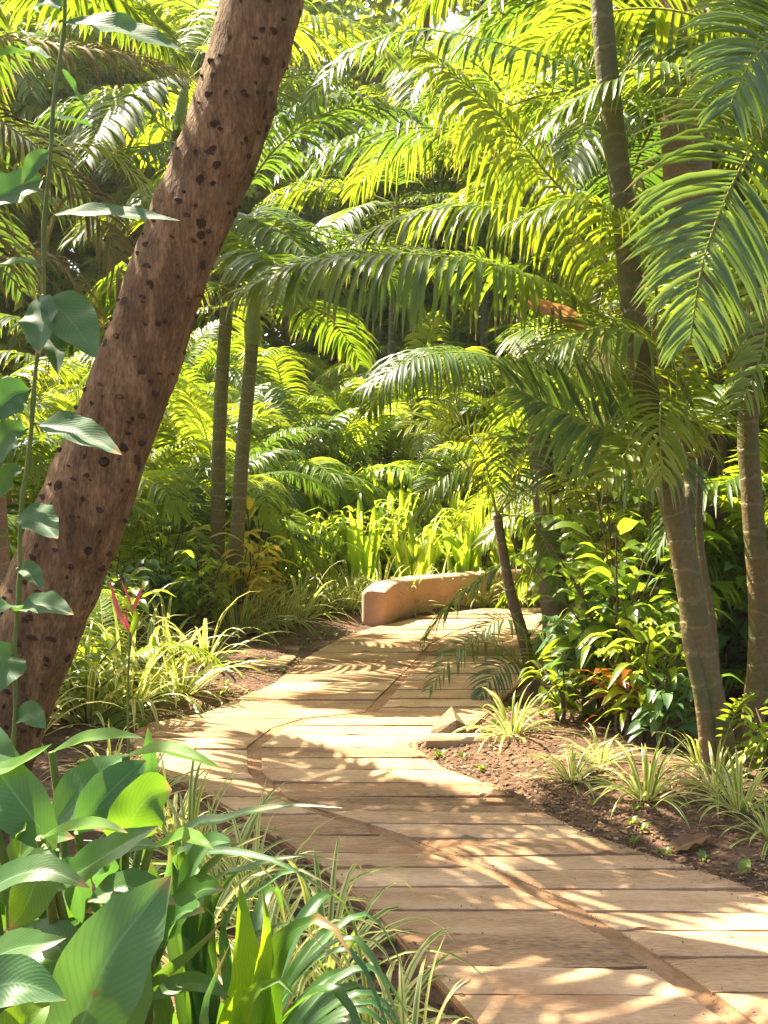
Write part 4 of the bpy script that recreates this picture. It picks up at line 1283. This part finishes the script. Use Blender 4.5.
# middle palm with dark trunk beside the path bend
mb_ = G(562, 672)
mid = empty('dark_palm', (mb_[0], mb_[1], 0), 'dark ringed palm trunk right of the path bend behind the thin leaning palm', 'palm')
D = mb_[1]
hero_stem(mid, [np.array([mb_[0], D, -0.1]), P(556, 620, D), P(547, 520, D), P(538, 430, D), P(530, 380, D)], 0.115, 0.085, 'trunk_dark', n=90)
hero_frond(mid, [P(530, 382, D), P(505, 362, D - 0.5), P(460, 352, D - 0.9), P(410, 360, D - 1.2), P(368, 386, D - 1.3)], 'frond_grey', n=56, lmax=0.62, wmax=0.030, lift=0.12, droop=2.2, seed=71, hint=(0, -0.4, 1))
hero_frond(mid, [P(530, 382, D), P(560, 330, D - 0.3), P(600, 330, D - 0.5), P(640, 370, D - 0.6)], 'frond', n=40, lmax=0.5, wmax=0.034, seed=73)
hero_frond(mid, [P(530, 382, D), P(520, 300, D), P(480, 260, D - 0.1), P(430, 270, D - 0.2)], 'frond', n=40, lmax=0.5, wmax=0.034, seed=74)
crown(mid, P(530, 380, D) - np.array(mid.location), 4, 0.9, 0, 60, kinds=('frond', 'frond_grey'))

# thin leaning palm in front of it
tb = G(537, 690)
thin = empty('thin_palm', (tb[0], tb[1], 0), 'thin dark leaning palm stem with low drooping fronds over the slabs', 'palm')
D = tb[1]
hero_stem(thin, [np.array([tb[0], D, -0.1]), P(524, 640, D), P(510, 590, D), P(501, 540, D), P(497, 515, D)], 0.05, 0.032, 'trunk_dark', n=50, spacing=0.12)
for k, (c, mk, lm) in enumerate([
    ([(497, 515), (485, 480), (455, 470), (425, 492)], 'frond', 0.36), ([(497, 515), (520, 470), (530, 430), (520, 395)], 'frond_grey', 0.36), 
    ([(497, 515), (525, 490), (560, 500), (580, 540)], 'frond_gold', 0.34), ([(497, 515), (480, 450), (440, 420), (400, 430)], 'frond_gold', 0.36), ([(497, 515), (530, 520), (552, 560), (560, 600)], 'frond_grey', 0.25)]):
    hero_frond(thin, [P(*q, D - 0.12 * i) for i, q in enumerate(c)], mk, n=32, lmax=lm * 0.9, wmax=0.022, droop=1.0, seed=80 + k, hint=(0.1, -0.6, 0.8), r0=0.008)
for k, (c, mk) in enumerate([([(530, 685), (505, 650), (465, 645), (428, 690)], 'frond'), ([(532, 690), (520, 665), (500, 668), (478, 700)], 'frond_grey'), ([(536, 690), (545, 640), (575, 620), (600, 640)], 'frond_gold'), ([(534, 685), (522, 630), (500, 620), (470, 640)], 'frond_grey')]):
    hero_frond(thin, [P(*q, D - 0.12 * i) for i, q in enumerate(c)], mk, n=26, lmax=0.26, wmax=0.018, droop=1.5, seed=90 + k, hint=(0.1, -0.4, 1), r0=0.006)

# twin palms on the left
D = 11.0
for (pb_, pm, pt, lab, s_) in [((216, 585), (220, 420), (230, 262), 'left one of the twin slender grey green palms behind the leaning trunk', 1), ((230, 585), (242, 460), (252, 345), 'right shorter one of the twin slender palms behind the leaning trunk', 2)]:
    t = empty('slender_palm', (P(*pb_, D)[0], D, 0), lab, 'palm', 'twin palms left of the path')
    b0 = P(*pb_, D)
    b0[2] = -0.1
    hero_stem(t, [b0, P(*pm, D), P(*pt, D)], 0.075, 0.062, 'trunk_pale', n=110)
    top = P(*pt, D)
    mb = MB()
    tube(mb, spline([top - np.array(t.location), top + np.array([0.02, 0, 0.5]) - np.array(t.location)], 8), [0.062, 0.08, 0.08, 0.075, 0.068, 0.06, 0.045, 0.03], 12)
    link('crown_shaft', mb.mesh('crown_shaft', [M['shaft']]), t)
    crown(t, top + np.array([0.02, 0, 0.45]) - np.array(t.location), 7, 1.05, -10, 78, kinds=('frond_dense', 'frond', 'frond_grey'))
    D = 10.6

# thin grey stem with a dark swollen foot behind the right bed
D = 8.2
q = P(726, 655, D)
bt = empty('grey_stem_palm', (q[0], D, 0), 'thin grey palm stem with dark swollen foot behind the thick ringed palm', 'palm')
hero_stem(bt, [np.array([q[0], D, -0.1]), P(726, 655, D), P(724, 600, D), P(721, 520, D), P(722, 430, D)], 0.05, 0.035, 'trunk_pale', name='stem', n=60)
mb = MB()
tube(mb, [P(726, 664, D) - np.array(bt.location), P(726, 655, D) - np.array(bt.location), P(726, 640, D) - np.array(bt.location), P(725, 626, D) - np.array(bt.location), P(724, 612, D) - np.array(bt.location)], [0.02, 0.075, 0.085, 0.07, 0.04], 12)
link('swelling', mb.mesh('swelling', [M['scar']]), bt)
crown(bt, P(722, 430, D) - np.array(bt.location), 8, 0.8, 5, 80, kinds=('frond', 'frond_gold'))

# pale trunk at the far left edge
palm('stout pinkish grey palm trunk at the left picture edge behind the climber', (P(2, 470, 6.6)[0], 6.6, 0), P(2, 200, 6.6) + np.array([-0.4, 0.3, 1.2]), 0.11, 0.09, 4, 0.95, 'trunk_moss', kinds=('frond_dense',))

# dry sheath lodged on the big frond
D = hb[1] - 0.05
mb = MB()
broad(mb, [P(582, 332, D - 0.22), P(562, 318, D - 0.26), P(540, 309, D - 0.27), P(513, 299, D - 0.26)], 0.10, (0.1, -1, 0.5), 'blade', 0.7, 9, 20, 0.16)
sh = link('dry_sheath', mb.mesh('dry_sheath', [M['sheath']]))
tag(sh, 'orange brown dry leaf sheath caught on the big arching frond', 'leaf sheath')

# ------------------------------------------------------------------ thicket palms around
LK = ('frond', 'frond', 'frond_gold')
# left, nearer: these shade the path
clump('dense feathery palm clump right behind the leaning trunk, mid height', (-3.6, 10.0, 0), 3, 0.9, 1.7, 6, 0.85, kinds=LK, emin=20)
clump('feathery palm clump behind the leaning trunk at the left edge', (-3.9, 7.6, 0), 3, 0.7, 1.6, 6, 0.95, kinds=LK)
clump('low young palm with yellow fan leaflets beside the leaning trunk base', (-2.1, 7.3, 0), 2, 0.15, 0.35, 5, 0.45, kinds=('frond_lime',), emax=70)
clump('dark bushy palm clump just right of the twin slender palms', (-1.95, 12.6, 0), 4, 0.3, 1.6, 7, 0.8, kinds=('frond_grey', 'frond_lime'))
clump('palm clump left of the twin slender palms, partly behind the trunk', (-3.0, 11.8, 0), 3, 0.4, 1.2, 6, 0.85, kinds=('frond_lime', 'frond'), emin=15)
palm('tall palm left of the path whose crown hangs above the leaning trunk', (-6.6, 9.4, 0), (-6.4, 9.3, 4.6), 0.07, 0.055, 12, 1.2, 'trunk_pale', kinds=LK)
palm('tall palm with golden crown high between the leaning trunk and twin palms', (-2.9, 10.9, 0), (-2.0, 10.8, 4.9), 0.07, 0.055, 5, 1.15, 'trunk_pale', kinds=('frond_dense', 'frond_gold'))
tlp = palm('palm left of the leaning trunk whose brownish fronds hang at the top left', (-3.5, 6.3, 0), (-3.1, 6.2, 4.6), 0.08, 0.06, 6, 1.25, 'trunk_pale', kinds=('frond_dense', 'frond_dense', 'frond_dry'))
for k, c in enumerate([[(-30, 95), (40, 150), (95, 210), (130, 300)], [(-20, 30), (60, 46), (130, 56), (195, 80)], [(-10, 190), (50, 150), (105, 150), (160, 200)], [(-20, 260), (30, 250), (70, 275), (100, 330)]]):
    b_ = np.array([-3.1, 6.2, 4.9])
    hero_frond(tlp, [b_, b_ * 0.35 + P(*c[0], 6.3) * 0.65] + [P(*q, 6.4 + 0.1 * i) for i, q in enumerate(c)], 'frond_dry' if k != 2 else 'frond_gold', n=48, lmax=0.5, wmax=0.026, droop=1.6, seed=140 + k, hint=(0, -0.5, 1), petiole=0.3)
# behind the wall
GB = 'palm clumps behind the low wall'
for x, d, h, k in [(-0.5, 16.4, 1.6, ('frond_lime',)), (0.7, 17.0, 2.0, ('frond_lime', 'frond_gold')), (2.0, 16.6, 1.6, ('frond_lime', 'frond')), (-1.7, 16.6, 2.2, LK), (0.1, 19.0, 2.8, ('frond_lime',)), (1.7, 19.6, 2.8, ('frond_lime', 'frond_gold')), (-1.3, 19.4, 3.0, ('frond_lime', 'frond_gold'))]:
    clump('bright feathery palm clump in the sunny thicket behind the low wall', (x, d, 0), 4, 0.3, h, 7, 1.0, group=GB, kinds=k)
# right side
clump('feathery palm clump behind the dark trunk and glossy shrubs', (2.3, 9.6, 0), 4, 0.4, 2.4, 7, 0.95, kinds=LK)
clump('palm clump behind the right edge stem, filling the lower right', (3.1, 8.4, 0), 4, 0.3, 2.2, 7, 0.95, kinds=LK)
clump('palm clump between the dark trunk and the low wall end', (2.8, 12.0, 0), 4, 0.3, 2.0, 7, 0.9, kinds=LK)
clump('golden feathery palm clump between the ringed palm and the right edge stem', (2.75, 7.3, 0), 3, 0.2, 1.3, 7, 0.75, kinds=('frond_lime', 'frond'))
palm('tall palm above the right bed with crown at the top of the picture', (2.9, 9.6, 0), (2.5, 9.5, 4.4), 0.08, 0.06, 15, 1.3, 'trunk_dark', kinds=('frond', 'frond_grey'))
GT = 'tall palms of the far thicket'
for x, d, h in [(3.3, 16.0, 5.6), (0.4, 22.5, 7.0), (4.6, 14.2, 5.4), (1.9, 21.5, 7.4), (-6.5, 13.5, 4.8), (3.9, 19.5, 6.8), (-3.3, 22.5, 7.2)]:
    palm('tall feathery palm in the far thicket closing the view', (x, d, 0), (x + rng.uniform(-.4, .4), d, h), 0.09, 0.065, 15, 1.6, 'trunk_dark', group=GT, kinds=('frond_grey', 'frond', 'frond_gold'))
for x, d in [(-5.2, 17), (-3.0, 18), (4.2, 17), (3.3, 13.4), (5.0, 11.5), (4.3, 9.8)]:
    clump('dense feathery palm clump deep in the side thicket', (x, d, 0), 4, 0.6, 3.0, 7, 1.15, group='palm clumps deep in the side thicket', kinds=LK)

for x, d, h in [(-9, 24, 8.6), (-7.2, 25, 9.6), (-5.0, 27, 8.0), (-3.0, 27, 10.5)]:
    palm('tall feathery palm in the far thicket closing the view', (x, d, 0), (x, d, h), 0.09, 0.065, 16, 2.0, 'trunk_dark', group=GT, kinds=('frond', 'frond_gold'))
for x, d, h in [(0.0, 19.5, 5.8), (1.6, 14.0, 5.2)]:
    palm('deep green feathery palm whose crown fills the upper middle above the path', (x, d, 0), (x + 0.2, d, h), 0.075, 0.06, 9, 1.4, 'trunk_dark', group='palms over the upper middle', kinds=('frond_grey', 'frond'), emin=-15, emax=60)
for x, d, h in [(-2.7, 14.6, 1.6), (-3.9, 17.0, 2.4), (-1.6, 15.2, 1.4)]:
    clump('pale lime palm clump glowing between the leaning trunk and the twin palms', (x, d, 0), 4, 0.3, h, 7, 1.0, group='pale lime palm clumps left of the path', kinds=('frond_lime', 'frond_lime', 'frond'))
for root_, px_, py_, d_ in ((mp_, 640, 210, 8.0), (hero, 612, 300, hb[1] + 0.7), (mid, 575, 470, mb_[1] + 0.2), (tlp, 60, 250, 6.9)):
    c0 = P(px_, py_, d_)
    hero_frond(root_, [c0 + np.array([0.15, 0.1, 0.35]), c0 + np.array([0.02, 0, 0.3]), c0 + np.array([-0.08, -0.05, -0.1]), c0 + np.array([-0.06, -0.05, -0.75])], 'frond_dry', n=30, lmax=0.42, wmax=0.022, droop=3.0, seed=int(px_), hint=(-1, -0.4, 0.3), ragged=0.3)
for k, (x, d, h) in enumerate([(-1.7, 10.2, 0.9), (-1.5, 11.6, 1.0), (-2.2, 10.9, 1.2), (-1.2, 12.4, 0.9)]):
    shrub('lime_shrub', 'yellow green bush between the spider plant row and the twin slender palms', (x, d, 0), h, 0.45, 9, 14, 0.22, 'lime_leaf', group='bushes round the twin palms', aspect=0.28, seed=60 + k)
# broadleaf trees closing the far view
TL = [leaf_cloud(1700, 2.6, 300 + k, 0.30, 0.85, 12).mesh('crown', [M['tree_leaf']]) for k in range(2)]
for x, d, h in [(-9, 27, 8), (-4.5, 25, 4.0), (-5.5, 29, 9.5), (-1.5, 26, 6.0), (0.8, 24, 3.0), (2.0, 28, 8.5), (5.0, 26, 5.0), (8.5, 28, 8.5), (-0.5, 31, 12), (5.0, 32, 12), (-8.5, 24, 4.0), (9, 24, 4.0), (3.5, 23.5, 2.6), (-2.6, 28, 3.0), (0.4, 27, 4.5), (2.2, 26.5, 6), (-1.3, 27, 5.5), (-6.5, 27.5, 11), (-4.2, 32, 13), (-9.5, 25, 7.0), (-10, 29, 9.5), (-12, 26, 5.0), (-8.5, 27, 12.5), (1.0, 27, 13.5), (-2.5, 33, 15), (8, 27, 13), (-12, 30, 14), (12, 28, 6)]:
    t = empty('tree', (x, d, 0), 'yellow green leafy tree far behind the palms', 'tree', 'leafy trees far behind the palms')
    mb = MB()
    tube(mb, spline([(0, 0, -0.1), (0.2, 0, h * 0.5), (0, 0.1, h)], 14), np.linspace(0.2, 0.08, 14), 8)
    link('trunk', mb.mesh('trunk', [M['bark']]), t)
    link('crown', TL[int(x * 3 + d) % 2], t, (0, 0, h), Euler((0, 0, rng.uniform(0, 6))), 1.25)
    if h > 7:
        link('crown', TL[int(x + d) % 2], t, (0.8, 0, h * 0.62), Euler((0, 0, rng.uniform(0, 6))), 1.1)

# ------------------------------------------------------------------ fallen leaves and litter
def fallen(px, py, L, W, rz, label, mk='dead', curl=0.5):
    g = G(px, py)
    z = max(ground_z(g[0], g[1]), -0.045)
    if eL(g[1]) < g[0] < eR(g[1]):
        z = 0.004
    mb = MB()
    c, s = math.cos(rz), math.sin(rz)
    broad(mb, [(-c * L / 2, -s * L / 2, 0.012), (0, 0, 0.03), (c * L / 2, s * L / 2, 0.02 + 0.05 * curl)], W, (0.1, 0.0, 1), 'oval', 0.7 * curl, 7, 12, 0.2)
    ob = link('fallen_leaf', mb.mesh('fallen_leaf', [M[mk]]), None, (g[0], g[1], z))
    return tag(ob, label, 'leaf', 'large fallen leaves')


fallen(692, 845, 0.22, 0.11, 0.5, 'curled dark brown fallen leaf on the soil right of the path')
fallen(498, 801, 0.20, 0.07, 0.1, 'reddish fallen leaf lying on the slabs at the mulch edge')
fallen(518, 806, 0.14, 0.06, 2.4, 'small crumpled brown leaf beside the reddish fallen leaf', curl=0.8)
fallen(745, 870, 0.10, 0.05, 1.0, 'small green leaf scrap on the right edge of the path', 'shrub')
M['chip'] = leaf_mat('dry_chip', (0.10, 0.05, 0.022), (0.42, 0.27, 0.13), (0.2, 0.1, 0.04), (0.4, 0.25, 0.1), 0.15, 0.7, dry=0.0)


def litter(name, mats, n, seed, place, sizes):
    r = random.Random(seed)
    mb = MB()
    for k in range(n):
        x, d = place(r)
        onp = eL(d) < x < eR(d)
        z = 0.006 if onp else ground_z(x, d) + 0.007
        L = r.uniform(*sizes) * (0.6 if onp else 1)
        a = r.uniform(0, 6.28)
        dv = np.array([math.cos(a), math.sin(a), 0 if onp else r.uniform(-0.2, 0.4)]) * L
        sd = np.array([-math.sin(a), math.cos(a), r.uniform(-0.5, 0.5)])
        q = np.array([x, d, z])
        ribbon(mb, np.array([q - dv / 2, q + np.array([0, 0, 0.005]), q + dv / 2]), sd, np.array([0.2, 1, 0.1]) * L * r.uniform(0.2, 0.65), 0.4, 3, r.randrange(len(mats)), col=r.random() * 2.4 - 0.5)
    o_ = link(name, mb.mesh(name, mats))
    o_['kind'] = 'stuff'


def pl_right(r):
    d = r.uniform(3.9, 7.8)
    return eR(d) + abs(r.gauss(0, 0.6)) - 0.05, d


def pl_left(r):
    d = r.uniform(3.0, 11)
    return eL(d) - abs(r.gauss(0, 0.45)) + 0.03, d


def pl_path(r):
    d = r.uniform(3.0, 11)
    if r.random() < 0.5:
        return eR(d) - abs(r.gauss(0, 0.10)), d
    if r.random() < 0.5:
        return eS(d) + r.gauss(0, 0.05), d
    return r.uniform(eL(d), eR(d)), d


mb = MB()
r = random.Random(44)
for k in range(130):
    x, d = pl_right(r) if k % 3 else pl_left(r)
    a = r.uniform(0, 6.28)
    L = r.uniform(0.04, 0.16)
    q = np.array([x, d, ground_z(x, d) + 0.010])
    dv = np.array([math.cos(a), math.sin(a), r.uniform(-0.05, 0.12)]) * L
    tube(mb, [q - dv / 2, q + np.array([r.uniform(-.01, .01), r.uniform(-.01, .01), 0.004]), q + dv / 2], [0.0022, 0.0018, 0.001], 5)
tw_ = link('twig_litter', mb.mesh('twig_litter', [M['twig']]))
tw_['kind'] = 'stuff'
mb = MB()
for k in range(70):
    x, d = pl_right(r) if k % 2 else pl_left(r)
    if eL(d) - 0.02 < x < eR(d) + 0.06:
        continue
    for q_ in range(r.randrange(4, 9)):
        a = r.uniform(0, 6.28)
        L = r.uniform(0.025, 0.06)
        f = np.array([math.cos(a), math.sin(a), 0])
        b0 = np.array([x, d, ground_z(x, d)])
        broad(mb, [b0, b0 + f * L * 0.5 + UP * L * 0.6, b0 + f * L + UP * L * 0.5], L * 0.4, (0.01, 0, 1), 'oval', 0.2, 3, 5, 0.0, col=r.random())
sd_l = link('weeds', mb.mesh('weeds', [M['shrub']]))
sd_l['kind'] = 'stuff'
litter('leaf_litter', [M['chip'], M['dead'], M['soil']], 7500, 9, pl_right, (0.006, 0.040))
litter('leaf_litter', [M['chip'], M['dead'], M['soil']], 2500, 10, pl_left, (0.008, 0.045))
litter('leaf_litter', [M['soil'], M['dead'], M['mortar']], 2200, 12, pl_path, (0.004, 0.026))

mb = MB()
HX, HY0, HY1, HZ = 255.0, -195.0, 290.0, 24.0
lo = [(-HX, HY0, -1.2), (HX, HY0, -1.2), (HX, HY1, -1.2), (-HX, HY1, -1.2)]
hi = [(x, y, HZ) for x, y, z in lo]
mb.poly(lo[::-1])
mb.poly(hi)
for i in range(4):
    j = (i + 1) % 4
    mb.poly([lo[i], lo[j], hi[j], hi[i]])
hm, hnt, hnd, hlk = new_mat('haze_air')
ho = N(hnd, 'ShaderNodeOutputMaterial')
hv = N(hnd, 'ShaderNodeVolumePrincipled')
hv.inputs['Color'].default_value = (0.93, 0.95, 0.86, 1)
hv.inputs['Density'].default_value = 0.0006
hv.inputs['Anisotropy'].default_value = 0.3
hlk.new(hv.outputs[0], ho.inputs['Volume'])
hz = link('haze', mb.mesh('haze', [hm], False))
hz['kind'] = 'stuff'
# ------------------------------------------------------------------ light, sky, camera
SUN_AZ_VEC = (-0.78, 0.62)
SUN_EL = math.radians(54)
sx, sy = SUN_AZ_VEC
sd = Vector((sx * math.cos(SUN_EL), sy * math.cos(SUN_EL), math.sin(SUN_EL))).normalized()
sun = bpy.data.lights.new('sun', 'SUN')
sun.energy = 5.0
sun.angle = math.radians(0.4)
sun.color = (1.0, 0.89, 0.69)
so = bpy.data.objects.new('sun', sun)
COL.objects.link(so)
so.rotation_euler = (-sd).to_track_quat('-Z', 'Y').to_euler()

w = bpy.data.worlds.new('World')
SC.world = w
w.use_nodes = True
nt = w.node_tree
bg = nt.nodes['Background']
sky = nt.nodes.new('ShaderNodeTexSky')
sky.sky_type = 'NISHITA'
sky.sun_disc = False
sky.sun_elevation = SUN_EL
sky.sun_rotation = math.atan2(sx, sy)
sky.air_density = 1.0
sky.dust_density = 4.0
sky.ozone_density = 0.4
nt.links.new(sky.outputs[0], bg.inputs['Color'])
bg.inputs['Strength'].default_value = 0.08

cam = bpy.data.cameras.new('camera')
cam.sensor_fit = 'VERTICAL'
cam.sensor_height = 24
cam.lens = F / 1024 * 24
cam.clip_end = 600
cam.clip_start = 0.05
co = bpy.data.objects.new('camera', cam)
COL.objects.link(co)
co.location = (0, 0, CAM_H)
co.rotation_euler = (PI / 2 - PHI, 0, 0)
SC.camera = co

vs_ = SC.view_settings
vs_.view_transform = 'Standard'
vs_.look = 'None'
vs_.exposure = 2.32
vs_.gamma = 1
cy = SC.cycles
cy.max_bounces = 8
cy.diffuse_bounces = 4
cy.glossy_bounces = 2
cy.transmission_bounces = 6
cy.transparent_max_bounces = 4
cy.volume_bounces = 0
cy.use_denoising = True
cy.sample_clamp_indirect = 6
cy.caustics_reflective = False
cy.caustics_refractive = False
